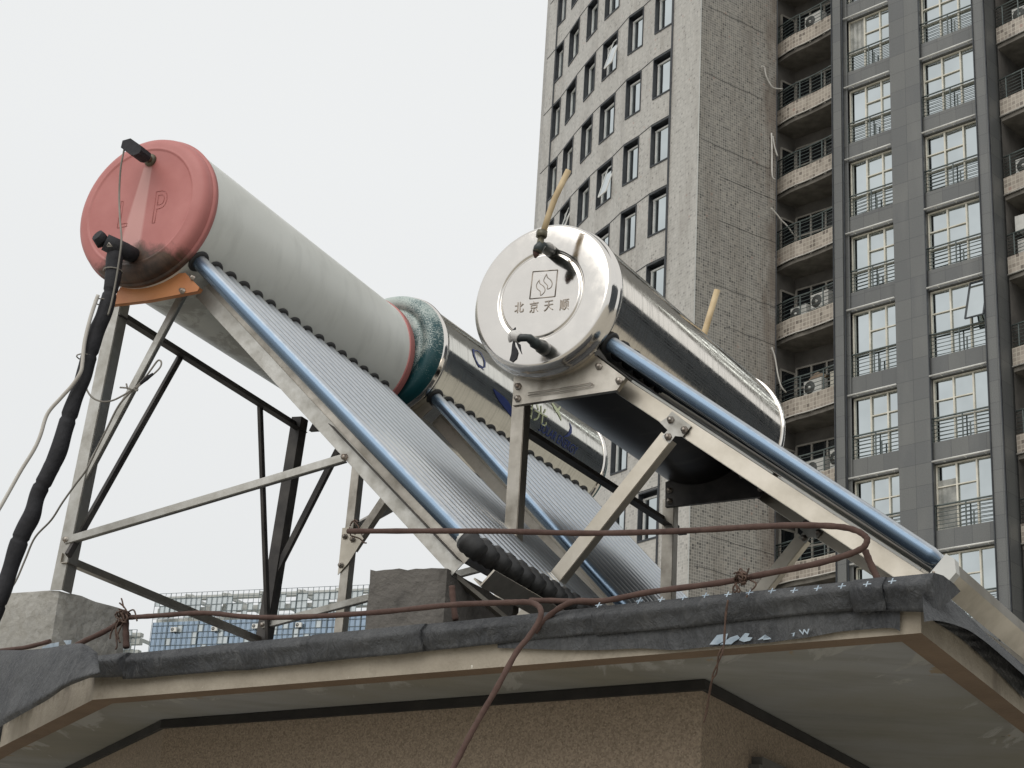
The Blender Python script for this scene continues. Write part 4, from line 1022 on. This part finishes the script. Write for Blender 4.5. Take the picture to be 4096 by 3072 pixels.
# side flange of the tube bed and underside sheet
m = MB(); pA = A.P(.10, .150, -.235); qA = A.P(.10, 1.10, -1.165); dd = (qA-pA).normalized(); up = A.ah.cross(dd)
if up.dot(Z) < 0: up = -up
m.poly([pA+up*.020+A.ah*.004, qA+up*.020+A.ah*.004, qA+up*.066+A.ah*.004, pA+up*.066+A.ah*.004]); m.poly([pA+up*.066+A.ah*.004, qA+up*.066+A.ah*.004, qA+up*.066+A.ah*.03, pA+up*.066+A.ah*.03])
pt(m, 'tube_bed_flange', M['frame_steel'], A.root)
m = MB(); b0 = A.c+A.a*.06+A.t*(A.R+.75)-A.n*.055
m.prism([b0, b0+A.t*.6, b0+A.t*.6+A.a*1.17, b0+A.a*1.17], A.n*-.002); pt(m, 'reflector_sheet', M['dark_angle'], A.root)
# foot channel carrying the cups
m = MB(); f0 = A.c+A.a*0.02+A.t*(A.R+1.45)-A.n*.02
m.prism([f0-A.n*.035, f0+A.t*.03-A.n*.035, f0+A.t*.03+A.n*.02, f0+A.t*.025+A.n*.02, f0+A.t*.025-A.n*.03, f0-A.n*.03], A.a*1.22); pt(m, 'foot_channel', M['frame_steel'], A.root)
m = MB(); m.bar(A.P(.11, 1.06, -1.16), A.P(.40, 1.20, -1.30), .02, .012); pt(m, 'foot_strap', M['frame_steel'], A.root)
# temperature sensor with its wire
P_ = lambda x_, y_, s_=-.11: A.px(x_, y_, s_)
m = MB(); base = A.px(603, 642, -.06); tip = A.px(556, 607, -.15); m.tube([base, base.lerp(tip, .5), tip], [.012, .012, .014], 10); m.lathe([(-.012, .0001), (-.012, .017), (-.004, .021), (0, .021)], base, A.a, A.h, A.z, 16)
sens = tag(pt(m, 'sensor_stem', M['brass'], A.root), 'rusty stub holding the black sensor box')
m = MB(); bx = [A.px(x_, y_, -.17) for x_, y_ in ((483, 590), (490, 562), (522, 553), (565, 583), (564, 600), (556, 612), (535, 621), (522, 618))]; m.prism(bx, A.ah*.05); pt(m, 'sensor_box', M['foam'], A.root)

# ---------------- heater B (middle, teal cap)
B = heater('B', 'polished steel solar water heater with a worn teal end cap and blue lettering, middle one')
R, L = B.R, B.L
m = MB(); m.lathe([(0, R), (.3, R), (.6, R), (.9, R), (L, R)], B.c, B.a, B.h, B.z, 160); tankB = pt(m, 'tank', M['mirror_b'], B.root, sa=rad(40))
m = MB(); m.lathe([(.012, R), (.012, R+.006), (-.004, R+.008), (-.016, R+.004), (-.02, R)], B.c, B.a, B.h, B.z, 128); pt(m, 'tank_rim', M['mirror_cap'], B.root); m = MB(); m.lathe([(L-.015, R), (L-.012, R+.006), (L+.004, R+.008), (L+.012, R)], B.c, B.a, B.h, B.z, 128); pt(m, 'tank_rim', M['mirror_cap'], B.root)
m = MB(); m.lathe([(-.016, R+.002), (-.04, R*.985), (-.06, R*.94), (-.068, R*.87), (-.066, R*.76), (-.058, R*.735), (-.056, R*.72), (-.062, R*.70), (-.066, R*.66), (-.064, .0001)], B.c, B.a, B.h, B.z, 128); pt(m, 'end_cap', M['teal'], B.root, sa=rad(50))
m = MB(); m.lathe([(L+.008, R+.002), (L+.04, R*.96), (L+.06, R*.86), (L+.06, .0001)], B.c, B.a, B.h, B.z, 96); pt(m, 'end_cap', M['teal_plain'], B.root, sa=rad(50))
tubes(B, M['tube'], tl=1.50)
for s_ in (.10, 1.18):
    legbar(B, B.P(s_, -.2, -.20), B.P(s_, -.215, -1.50), .036, .032, M['frame_steel'], 'rear_leg')
    legbar(B, B.P(s_, .145, -.235), B.P(s_, 1.20, -1.33), .042, .04, M['frame_steel'], 'front_rail')
    legbar(B, B.P(s_, -.19, -.70), B.P(s_, .03, -.40), .032, .028, M['frame_steel'], 'diagonal_brace')
    m = MB(); P_ = [B.P(s_-.06, h_, z_) for h_, z_ in ((-.20, -.13), (-.215, -.25), (.12, -.25), (.165, -.215), (.10, -.12))]; m.prism(P_, B.ah*.003); pt(m, 'saddle_plate', M['frame_steel'], B.root)
    m = MB(); gpts = [(-.232, -.62), (-.197, -.62), (-.17, -.655), (-.155, -.64), (-.13, -.67), (-.19, -.76), (-.232, -.80)]
    m.prism([B.P(s_-.004, h_, z_) for h_, z_ in gpts], B.ah*-.003); pt(m, 'gusset_plate', M['channel'], B.root)
    for h_, z_ in ((-.215, -.655), (-.178, -.67), (-.22, -.765)): bolt(B, B.P(s_-.007, h_, z_))
railbar(B, B.P(.1, -.20, -.28), B.P(1.2, -.20, -.28), .03, .03, M['dark_angle'], 'rear_top_rail')
m = MB(); m.bar(B.P(.11, -.19, -.62), B.P(.62, -.17, -.28), .03, .02, B.h); pt(m, 'rear_brace', M['frame_steel'], B.root)
m = MB(); pB = B.P(.10, .145, -.235); qB = B.P(.10, 1.20, -1.33); dd = (qB-pB).normalized(); up = B.ah.cross(dd); up = up if up.dot(Z) > 0 else -up
m.poly([pB+up*.020+B.ah*.004, qB+up*.020+B.ah*.004, qB+up*.07+B.ah*.004, pB+up*.07+B.ah*.004]); pt(m, 'tube_bed_flange', M['channel'], B.root)
# prints on tank B
def bprint(poly, name, mat, dr=.0022, n=1):
    m = MB(); P_ = []
    for x_, y_ in poly: s_, an = B.cyl(x_, y_); P_.append(B.cp(s_, an, B.R+dr))
    for i in range(1, len(P_)-1): m.poly([P_[0], P_[i], P_[i+1]])
    return pt(m, name, mat, B.root, under=tankB)
Zq = lambda pts, ox, oy, s_: [(ox+a/s_, oy+b/s_) for a, b in pts]
def strip_print(cl, ws, name, mat, dr=.0022):
    m = MB(); cl = [V((x_, y_, 0)) for x_, y_ in cl]; l_, r_ = [], []
    for i, p in enumerate(cl):
        t_ = (cl[min(i+1, len(cl)-1)]-cl[max(i-1, 0)]).normalized(); n_ = V((-t_.y, t_.x, 0))*ws[i]
        for lst, sg in ((l_, 1), (r_, -1)):
            w = p+n_*sg; s_, an = B.cyl(w.x, w.y); lst.append(B.cp(s_, an, B.R+dr))
    for i in range(len(cl)-1): m.poly([l_[i], l_[i+1], r_[i+1], r_[i]])
    return pt(m, name, mat, B.root, under=tankB)
strip_print(Zq([(1925, 640), (1932, 690), (1948, 735), (1968, 775), (2005, 800), (2032, 795)], 1000, 1100, 2.16), [4, 3, 2, 3, 4, 2], 'blue_swirl', M['navy'])
strip_print(Zq([(1940, 655), (1965, 655), (1990, 675), (2012, 715), (2026, 755), (2025, 790)], 1000, 1100, 2.16), [2, 1.5, 1.5, 1.5, 3, 3], 'blue_swirl', M['navy'])
strip_print(Zq([(1965, 770), (1978, 795), (2000, 800), (2018, 825)], 1000, 1100, 2.16), [1, 2, 2, 1], 'blue_swirl', M['navy'])
strip_print(Zq([(155, 335), (190, 380), (225, 420), (265, 470), (300, 525), (330, 580)], 1900, 1400, 2.16), [1, 8, 13, 14, 11, 6], 'blue_blade', M['navy'])
strip_print(Zq([(815, 628), (828, 670), (822, 710), (800, 738), (765, 752)], 1900, 1400, 2.16), [1, 3, 6, 5, 2], 'blue_crescent', M['navy'])
strip_print(Zq([(665, 460), (690, 500), (720, 545), (745, 612)], 1900, 1400, 2.16), [2, 5, 5, 1], 'lime_star', M['lime'])
strip_print(Zq([(745, 480), (715, 520), (690, 540)], 1900, 1400, 2.16), [1, 5, 1], 'lime_star', M['lime'])
def btext(s, x0, y0, x1, y1, hgt, mat, name, shear=.0, sx=1):
    sA, aA = B.cyl(x0, y0); sB, aB = B.cyl(x1, y1); vs_, fs_ = text_pts(s, 1.0)
    if not vs_: return
    w = max(v.x for v in vs_)*2; sc = (sB-sA)/w; m = MB()
    for f in fs_:
        P_ = []
        for i in f:
            v = vs_[i]; t_ = (v.x/w+.5); s_ = sA+(sB-sA)*t_+shear*v.y*hgt; an = aA+(aB-aA)*t_+v.y*hgt/B.R; P_.append(B.cp(s_, an, B.R+.0025))
        m.poly(P_)
    pt(m, name, mat, B.root, under=tankB)
btext('SOLAR ENERGY', 2160, 1705, 2306, 1806, .055, M['navy'], 'lettering', .25)
btext('\u9633\u5149', 2085, 1615, 2188, 1672, .085, M['lime'], 'characters', .0)

# ---------------- heater C (right front, polished steel)
Cc = heater('C', 'front solar water heater with a polished steel tank and stamped characters, on the right')
R, L = Cc.R, Cc.L
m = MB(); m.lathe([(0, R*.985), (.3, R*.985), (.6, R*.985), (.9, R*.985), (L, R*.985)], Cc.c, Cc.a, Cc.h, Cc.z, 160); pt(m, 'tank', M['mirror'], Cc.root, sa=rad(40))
m = MB(); m.lathe([(.010, R*.985), (.008, R+.001), (-.004, R+.003), (-.012, R), (-.014, R*.985), (-.034, R*.982), (-.046, R*.970), (-.054, R*.945), (-.0572, R*.915), (-.0575, R*.90), (-.0576, R*.62), (-.0576, R*.60), (-.0572, R*.598), (-.053, R*.585), (-.053, R*.565), (-.0572, R*.552), (-.0576, R*.55), (-.0576, R*.53), (-.0576, R*.2), (-.0576, .0001)], Cc.c, Cc.a, Cc.h, Cc.z, 160)
capC = pt(m, 'end_cap', M['mirror_cap'], Cc.root, sa=rad(60))
m = MB(); m.lathe([(L-.014, R*.985), (L-.012, R+.002), (L+.002, R+.004), (L+.03, R*.97), (L+.05, R*.9), (L+.055, .0001)], Cc.c, Cc.a, Cc.h, Cc.z, 128); pt(m, 'end_cap', M['mirror_cap'], Cc.root, sa=rad(60))
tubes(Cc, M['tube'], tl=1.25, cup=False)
capp = lambda x_, y_, s_=-.0575: onp(x_, y_, Cc.c+Cc.a*s_, Cc.a)
m = MB(); sq = [capp(*p) for p in ((2132, 1087), (2231, 1080), (2220, 1186), (2119, 1196))]
for i in range(4): m.tube([sq[i], sq[(i+1) % 4]], .0022, 6)
pt(m, 'stamped_square', M['relief'], Cc.root, under=capC)
m = MB()
for o_ in (((726, 640), (702, 690), (712, 715), (735, 740), (733, 770), (765, 755), (775, 720), (760, 690), (735, 670), (726, 640)), ((665, 690), (640, 730), (645, 765), (672, 790), (675, 825), (705, 800), (713, 770), (695, 740), (668, 720), (665, 690))):
    m.tube(smooth_path([capp(1850+a/2.16, 800+b/2.16) for a, b in o_], 3), .0017, 5)
pt(m, 'stamped_flame', M['relief'], Cc.root, under=capC)
for ch, (x_, y_) in zip('\u5317\u4eac\u5929\u987a', ((2077, 1230), (2136, 1228), (2195, 1223), (2257, 1219))):
    p = capp(x_, y_); 
    text_obj(ch, .040, lambda a, b, p=p: p+Cc.h*(a*.86)+Cc.z*b, 'stamped_character', M['relief'], Cc.root, under=capC, raise_n=-Cc.a, thick=.0025)
for s_ in (.10, 1.20):
    mt = M['frame_steel']
    legbar(Cc, Cc.P(s_, -.150, -.26), Cc.P(s_, -.150, -1.29), .043, .040, mt, 'rear_leg')
    legbar(Cc, Cc.P(s_, .205, -.268), Cc.P(s_, 1.16, -.99), .050, .036, M['channel'], 'front_rail')
    legbar(Cc, Cc.P(s_, .365, -.452), Cc.P(s_, -.10, -.98), .043, .036, M['channel'], 'diagonal_brace')
    plate(Cc, .028, [(2055, 1509), (2050, 1622), (2467, 1560), (2502, 1511), (2386, 1425), (2230, 1420)], M['frame_steel'] if s_ < .5 else M['dark_angle'], s_-.10)
    m = MB(); g0 = [(2640, 1690), (2668, 1672), (2690, 1646), (2766, 1705), (2732, 1748), (2702, 1745), (2680, 1775), (2648, 1748), (2672, 1722)]
    gg = [Cc.px(x_, y_, .094) for x_, y_ in g0]; gg = [p+Cc.ah*(s_-.10) for p in gg]
    m.prism(gg, Cc.ah*-.003); pt(m, 'gusset_plate', M['galv'], Cc.root)
    for x_, y_ in ((2683, 1680), (2738, 1720), (2673, 1748)): bolt(Cc, Cc.px(x_, y_, .09)+Cc.ah*(s_-.10))
    for x_, y_ in ((2073, 1546), (2071, 1595), (2396, 1466), (2477, 1524)): bolt(Cc, Cc.px(x_, y_, .027)+Cc.ah*(s_-.10))
m = MB(); sp_ = [Cc.px(x_, y_, .022) for x_, y_ in ((2112, 1572), (2240, 1554), (2360, 1532), (2370, 1534), (2369, 1541), (2360, 1545), (2240, 1567), (2112, 1582))]
for i in range(len(sp_)-1): m.tube([sp_[i], sp_[i+1]], .0014, 5)
pt(m, 'pressed_slot', M['relief'], Cc.root)
railbar(Cc, Cc.P(.12, -.165, -.36), Cc.P(1.33, -.165, -.36), .036, .034, M['dark_angle'], 'rear_top_rail')
pC = Cc.P(.10, .205, -.268); qC = Cc.P(.10, 1.16, -.99); dd = (qC-pC).normalized(); up = Cc.ah.cross(dd); up = up if up.dot(Z) > 0 else -up
m = MB(); m.bar(pC+up*.030+dd*.03-Cc.ah*.004, pC+up*.030+dd*.60-Cc.ah*.004, .004, .007, up); m.bar(pC+up*.030+dd*.62-Cc.ah*.004, pC+up*.030+dd*1.12-Cc.ah*.004, .004, .007, up); pt(m, 'edge_strip', M['white_metal'], Cc.root)
m = MB()
for k in range(5): m.poly([pC+up*(.024+.006*k)+Cc.ah*(.01+.012*k)+dd*.1, qC+up*(.024+.006*k)+Cc.ah*(.01+.012*k), qC+up*(.030+.006*k)+Cc.ah*(.012+.012*k), pC+up*(.030+.006*k)+Cc.ah*(.012+.012*k)+dd*.1]); m.poly([pC+up*(.030+.006*k)+Cc.ah*(.012+.012*k)+dd*.1, qC+up*(.030+.006*k)+Cc.ah*(.012+.012*k), qC+up*(.030+.006*k)+Cc.ah*(.022+.012*k), pC+up*(.030+.006*k)+Cc.ah*(.022+.012*k)+dd*.1])
pt(m, 'reflector_edge', M['channel'], Cc.root)
m = MB(); K = 26
for i in range(K):
    a0, a1 = rad(-50-130*i/K), rad(-50-130*(i+1)/K); r_ = R*.985+.0015
    pq = [Cc.c+Cc.a*s1+(Cc.h*cos(an)+Cc.z*sin(an))*r_ for s1, an in ((.035, a0), (L-.02, a0), (L-.02, a1), (.035, a1))]; m.poly(pq, sm=True)
pt(m, 'belly_cover', M['black_sheet'], Cc.root)
# foot tray with white end cap
tc_ = [capp(x_, y_, .03) for x_, y_ in ((3784, 2214), (3818, 2236), (3824, 2290), (3752, 2372), (3697, 2320))]
m = MB(); m.prism(tc_, Cc.ah*.035); pt(m, 'tray_end_cap', M['white_metal'], Cc.root)
m = MB(); tr = [capp(x_, y_, .065) for x_, y_ in ((3782, 2222), (3812, 2242), (3816, 2288), (3755, 2358), (3706, 2316))]; m.prism(tr, Cc.ah*1.25); pt(m, 'foot_tray', M['channel'], Cc.root)
for x_, y_ in ((3735, 2290), (3708, 2322), (3754, 2312), (3780, 2318), (3752, 2360)):
    m = MB(); m.lathe([(-.004, .0001), (-.004, .0035), (0, .0035)], capp(x_, y_, .03), Cc.ah, Cc.h, Z, 8); pt(m, 'rivet', M['bolt'], Cc.root)
# plumbing on the cap of C
pz = lambda a, b, s_: Cc.px(1850+a/2.16, 800+b/2.16, s_)
m = MB(); m.tube([pz(760, 440, -.055), pz(735, 420, -.10), pz(705, 400, -.14), pz(672, 385, -.16)], [.020, .021, .013, .012], 12)
m.tube([pz(690, 375, -.16), pz(655, 420, -.16), pz(640, 455, -.16)], [.014, .016, .013], 10); pt(m, 'valve_body', M['green_black'], Cc.root)
m = MB(); m.tube([pz(686, 270, -.16), pz(682, 320, -.16)], [.0175, .0175], 6); m.tube([pz(680, 325, -.16), pz(668, 400, -.16), pz(645, 450, -.16)], [.010, .012, .015], 10); pt(m, 'brass_union', M['brass'], Cc.root)
m = MB(); m.tube([pz(738, 425, -.10), pz(745, 432, -.085)], .0165, 10); pt(m, 'thread_tape', M['tape'], Cc.root)
m = MB(); m.tube([pz(640, 445, -.16), pz(634, 475, -.16), pz(628, 500, -.16)], [.012, .009, .003], 8); pt(m, 'red_stub', M['rust'], Cc.root)
m = MB(); m.tube([pz(700, 272, -.16), pz(745, 130, -.16), pz(800, -20, -.16), Cc.px(2274, 681, -.16)], .0095, 12); pt(m, 'vent_pipe', M['beige_pipe'], Cc.root)
m = MB(); m.tube([Cc.px(2808, 1365, .95), Cc.px(2819, 1327, .95), Cc.px(2869, 1160, .95)], .0115, 12); pt(m, 'vent_pipe', M['beige_pipe'], Cc.root)
m = MB(); m.tube(smooth_path([pz(715, 1290, -.05), pz(680, 1265, -.09), pz(620, 1230, -.13), pz(575, 1195, -.15), pz(520, 1190, -.16), pz(480, 1195, -.16)], 4), [.022]*5+[.018]*4+[.014]*4+[.012]*8, 12); pt(m, 'drain_elbow', M['green_black'], Cc.root)
m = MB(); m.tube(smooth_path([pz(495, 1195, -.16), pz(450, 1175, -.16), pz(425, 1190, -.16), pz(405, 1230, -.16)], 4), [.015, .016, .018, .019, .019, .018, .017, .015, .013, .011, .008, .005, .002], 9); pt(m, 'tape_wrap', M['tape'], Cc.root)
m = MB()
for pl in ([(455, 1098), (430, 1125), (410, 1160), (428, 1165), (450, 1130)], [(440, 1200), (428, 1250), (420, 1330), (405, 1385), (430, 1400), (465, 1370), (478, 1320), (470, 1290), (452, 1260)], [(460, 1220), (480, 1270), (510, 1330), (500, 1290), (495, 1245)]):
    m.prism([pz(a, b, -.165) for a, b in pl], Cc.ah*.006)
pt(m, 'torn_foam', M['foam'], Cc.root)
# belly: the dark reflector pan below the tubes of C
m = MB()
b0 = Cc.c+Cc.a*.09+Cc.t*(R*.86)-Cc.n*.045
m.prism([b0, b0+Cc.a*1.19, b0+Cc.a*1.19+Cc.t*.74, b0+Cc.t*.74], Cc.n*-.002); pt(m, 'black_back_sheet', M['black_sheet'], Cc.root)

# ================================================================ concrete blocks
def jag_block(name, corners, z0, z1, mat, label, seed):
    """corners: plan polygon; slightly uneven faces"""
    rnd = random.Random(seed); bm = bmesh.new(); n = len(corners); K = 10; KZ = 8
    c = sum(corners, V((0, 0, 0)))/n; rows = []
    for kz in range(KZ+1):
        row = []
        for i in range(n):
            a, b = corners[i], corners[(i+1) % n]
            for k in range(K):
                p = a.lerp(b, k/K); nn = (p-c).normalized(); w = .003*rn(p.x*20+kz*.8, p.y*20, seed)-(.006 if k == 0 else 0)
                row.append(bm.verts.new(p+nn*w+Z*(z0+(z1-z0)*kz/KZ+(.004*rn(p.x*25, p.y*25, seed)-.003 if kz == KZ else 0))))
        rows.append(row)
    for kz in range(KZ):
        for i in range(n*K):
            j = (i+1) % (n*K); bm.faces.new((rows[kz][i], rows[kz][j], rows[kz+1][j], rows[kz+1][i]))
    bm.faces.new(rows[-1]); bm.faces.new(rows[0][::-1]); bmesh.ops.recalc_face_normals(bm, faces=bm.faces)
    me = bpy.data.meshes.new(name); bm.to_mesh(me); bm.free(); me.materials.append(mat)
    o = bpy.data.objects.new(name, me); COL.objects.link(o); return tag(o, label, 'concrete block', 'concrete blocks under the heater feet')
def hzp(x_, y_, z_): p = onz(x_, y_, z_); return V((p.x, p.y, 0))
zb = 2.772
c1 = hzp(240, 2356, zb); c2 = hzp(522, 2446, zb); c3 = c1-A.h*.34
jag_block('concrete_block', [c1, c2, c2-A.h*.34, c3], ZT+.002, zb, M['block'], 'pale grey concrete block under the rear foot of the white tank heater, left edge', 3)
c1 = hzp(1790, 2268, 2.755); c0_ = hzp(1474, 2276, 2.755); c2 = c1+A.ah*.42
jag_block('concrete_block', [c0_, c1, c2, c0_+A.ah*.42], ZT+.002, 2.755, M['block_dark'], 'dark concrete block under the front rail, behind the rusty rod', 4)

# ================================================================ pipes and cables near heater A
m = MB(); pl = [(462, 1010), (455, 1060), (452, 1110), (438, 1180), (415, 1260), (378, 1345), (352, 1440), (330, 1520), (295, 1610), (262, 1710), (232, 1810), (190, 1900), (150, 1980), (128, 2060), (92, 2130), (62, 2210), (30, 2310), (0, 2395), (-60, 2520)]
pp_ = [A.px(x_, y_, -.12) for x_, y_ in pl]; pp_ += [pp_[-1]+V((-.12, -.03, -.35)), V((pp_[-1].x-.3, pp_[-1].y-.05, 1.2)), V((pp_[-1].x-.35, pp_[-1].y-.05, .03))]; path = smooth_path(pp_, 8); rr = []
for i, p in enumerate(path):
    f = i/len(path); rr.append(.0232+.0014*sin(f*31)+.0008*sin(f*83)+(.001 if f > .5 else 0)-(.0035 if (i % 23) == 0 else 0))
m.tube(path, rr, 14)
ip = empty('insulated_pipe', A.px(462, 1010, -.12), 'thick black foam-wrapped pipe hanging from the pink end cap down to the left', 'pipe')
pt(m, 'foam_sleeve', M['foam'], ip)
m = MB(); m.tube([A.px(532, 1020, -.055), A.px(500, 1005, -.10), A.px(455, 985, -.13), A.px(420, 968, -.15)], [.024, .026, .027, .026], 14); m.tube([A.px(415, 975, -.15), A.px(398, 950, -.16), A.px(388, 940, -.17)], [.022, .021, .019], 12); pt(m, 'tee_wrap', M['foam'], ip)
m = MB(); m.tube([A.px(430, 985, -.18), A.px(436, 972, -.185), A.px(448, 985, -.18), A.px(430, 985, -.18)], .003, 6)
for (x_, y_) in ((452, 1085), (415, 1210), (345, 1430)):
    c = A.px(x_, y_, -.12); m.tube([c+(A.h*cos(t_*pi/6)+A.ah*sin(t_*pi/6))*.028 for t_ in range(13)], .002, 5)
pt(m, 'tie_wire', M['cable_g'], ip)
m = MB(); m.tube(smooth_path([A.px(x_, y_, -.155) for x_, y_ in ((392, 1180), (362, 1270), (338, 1370), (330, 1450), (322, 1490), (290, 1540), (245, 1590), (190, 1655), (162, 1740), (135, 1800), (85, 1880), (40, 1960), (0, 2030), (-50, 2110), (-160, 2300), (-330, 2700), (-420, 3300), (-430, 4600))], 6), .0058, 8)
tag(m.build('cable', M['cable_w']), 'thick off-white cable hanging left of the black foam pipe', 'cable')
m = MB(); m.tube(smooth_path([A.px(x_, y_, -.16) for x_, y_ in ((500, 585), (492, 620), (482, 680), (477, 780), (480, 880), (486, 960), (475, 1050), (462, 1130), (446, 1210), (432, 1260))], 6), .0032, 6)
tag(m.build('sensor_wire', M['cable_g']), 'thin grey wire hanging from the black sensor box across the pink cap', 'wire')
m = MB(); m.tube(smooth_path([A.px(x_, y_, .05) for x_, y_ in ((341, 1515), (348, 1560), (372, 1592), (410, 1606), (450, 1602), (495, 1580), (540, 1552), (580, 1510), (610, 1470), (632, 1442), (645, 1448), (640, 1470), (610, 1500), (560, 1540), (545, 1552))], 6), .0028, 6)
m.tube(smooth_path([A.px(x_, y_, .05) for x_, y_ in ((552, 1540), (480, 1615), (430, 1710), (385, 1800), (345, 1880), (300, 1940), (250, 2010), (205, 2080), (140, 2150), (100, 2240), (60, 2330), (0, 2420), (-80, 2600), (-160, 3000), (-200, 4600))], 6), .0030, 6)
m.tube([A.px(545+6*cos(t_), 1555+9*sin(t_), .05+.0) for t_ in (0, 1, 2, 3, 4, 5, 6)], .003, 5); m.tube([A.px(480, 1550, .04), A.px(508, 1552, .04), A.px(530, 1560, .04)], .0028, 5); m.tube([A.px(505, 1535, .04), A.px(510, 1556, .04)], .0028, 5)
tag(m.build('looped_wire', M['cable_g']), 'thin grey wire with a taped loop tied to the sloping brace under the pink cap', 'wire')
m = MB(); m.tube([A.px(x_, y_, .045) for x_, y_ in ((562, 1535), (585, 1515), (612, 1495))], [.004, .007, .004], 8); tag(m.build('tape_wrap', M['foam']), 'black tape wound on the wire loop beside the sloping brace', 'tape')

# ================================================================ rusty rod rail along the eave
rail = empty('rusty_rod_rail', eb(.5)+Z*ZT, 'bent rusty iron rod rail with a rounded loop running along the roof edge', 'rail')
def ep(x_, y_, off=0.0): return onp(x_, y_, E1+outF*off, outF)
def rod(pts, off, name, r=.0062, rt=M['rust']):
    m = MB(); P_ = smooth_path([ep(p[0], p[1], p[2] if len(p) > 2 else off) for p in pts], 6)
    m.tube(P_, [r*(1+.07*sin(i*1.9)) for i in range(len(P_))], 10); return pt(m, name, rt, rail)
rod([(1392, 2125), (1700, 2124), (2000, 2125), (2350, 2133), (2700, 2125), (3000, 2108), (3198, 2101), (3347, 2106), (3421, 2121), (3461, 2145), (3468, 2165), (3446, 2195), (3372, 2225), (3248, 2259), (3024, 2303), (2880, 2331), (2602, 2368), (2417, 2403), (2301, 2405), (2231, 2437), (2171, 2488), (2140, 2530)], .03, 'looped_rod')
rod([(515, 2470, -.02), (640, 2462, 0), (820, 2452, 0), (1000, 2468, 0), (1200, 2468, .01), (1500, 2450, .02), (1800, 2420, .03), (2000, 2411, .04), (2069, 2409, .045), (2125, 2410, .05), (2157, 2428, .06), (2164, 2456, .07), (2150, 2495, .075), (2111, 2553, .09), (2065, 2610, .11), (1991, 2745, .14), (1892, 2919, .17), (1813, 3072, .20), (1740, 3220, .22)], .02, 'hanging_rod')
rod([(2120, 2402), (2250, 2404), (2380, 2412)], .0, 'straight_rod', .006)
rod([(515, 2468), (430, 2520), (330, 2568), (290, 2590)], -.02, 'end_rod', .007)
rod([(200, 2565), (90, 2592), (-60, 2608)], -.02, 'end_rod', .006)
rod([(1808, 2345), (1812, 2400), (1822, 2480)], .0, 'upright_stub', .0072)
rod([(503, 2450), (503, 2520), (506, 2592)], -.02, 'upright_stub', .0085)
rod([(3461, 2203), (3480, 2250), (3515, 2325)], .0, 'upright_stub', .0068)
def tie(name, label, pts_list, off, r=.0018):
    m = MB()
    for pl in pts_list:
        P_ = smooth_path([ep(p[0], p[1], off+(p[2] if len(p) > 2 else 0)) for p in pl], 4); m.tube(P_, r, 5)
    return tag(m.build(name, M['rust_wire']), label, 'wire')
rnd = random.Random(5)
knot = []
for k in range(11):
    a0 = rnd.uniform(0, 6.28); cx_, cy_ = 2962+rnd.uniform(-16, 16), 2312+rnd.uniform(-10, 8)
    knot.append([(cx_+rnd.uniform(10, 20)*cos(a0+j*1.1), cy_+rnd.uniform(14, 26)*sin(a0+j*1.1), .012*sin(j*1.1+k)) for j in range(6)])
knot += [[(2965, 2300), (2958, 2280), (2966, 2276), (2974, 2300)], [(2982, 2318), (2990, 2290), (2996, 2272)], [(2950, 2330), (2935, 2345), (2932, 2362), (2942, 2368), (2955, 2345)], [(2940, 2332), (2960, 2360), (2952, 2368), (2945, 2340)], [(3000, 2320), (3024, 2333), (3018, 2350), (3000, 2366), (2985, 2390)]]
tie('tie_wire', 'tangled rusty tie wire knotted round the rod near the right post', knot, .045)
knot = []
for k in range(7):
    a0 = rnd.uniform(0, 6.28); cx_, cy_ = 490+rnd.uniform(-14, 14), 2462+rnd.uniform(-12, 12)
    knot.append([(cx_+rnd.uniform(8, 18)*cos(a0+j*1.1), cy_+rnd.uniform(10, 22)*sin(a0+j*1.1), .01*sin(j*1.1+k)) for j in range(6)])
knot += [[(515, 2460), (498, 2430), (478, 2412)], [(495, 2430), (488, 2400), (485, 2394)], [(512, 2448), (535, 2440), (545, 2470), (548, 2484)], [(470, 2478), (445, 2530), (440, 2555)], [(478, 2480), (462, 2520), (468, 2580), (462, 2598)], [(498, 2480), (470, 2540), (480, 2570)], [(490, 2475), (462, 2505), (475, 2555)]]
tie('tie_wire', 'rusty tie wire with loose ends at the left rod end by the pale block', knot, -.01, .0022)
m = MB()
for ph in (0, pi):
    pl = [(2912, 2400, .055), (2903, 2460, .05), (2898, 2540, .045), (2895, 2580, .05), (2880, 2620, .05), (2860, 2690, .03), (2848, 2720, .02), (2838, 2770, .0), (2828, 2830, -.02), (2815, 2890, -.03)]
    P_ = smooth_path([ep(x_+(7 if 2610 < y_ < 2700 else 2.2)*sin(i*2.1+ph), y_, o_) for i, (x_, y_, o_) in enumerate(pl)], 5)
    m.tube(P_, .0018, 5)
tag(m.build('hanging_wire', M['rust_wire']), 'twisted rusty wire hanging down over the felt and fascia on the right', 'wire')
tie('tie_wire', 'small curled rusty wire at the rod end beside the middle gusset', [[(1400, 2105), (1410, 2085), (1425, 2095), (1435, 2110), (1432, 2120)], [(1398, 2110), (1402, 2140), (1415, 2146), (1440, 2155), (1455, 2170), (1466, 2172)], [(1402, 2098), (1420, 2080), (1432, 2090)]], .02)
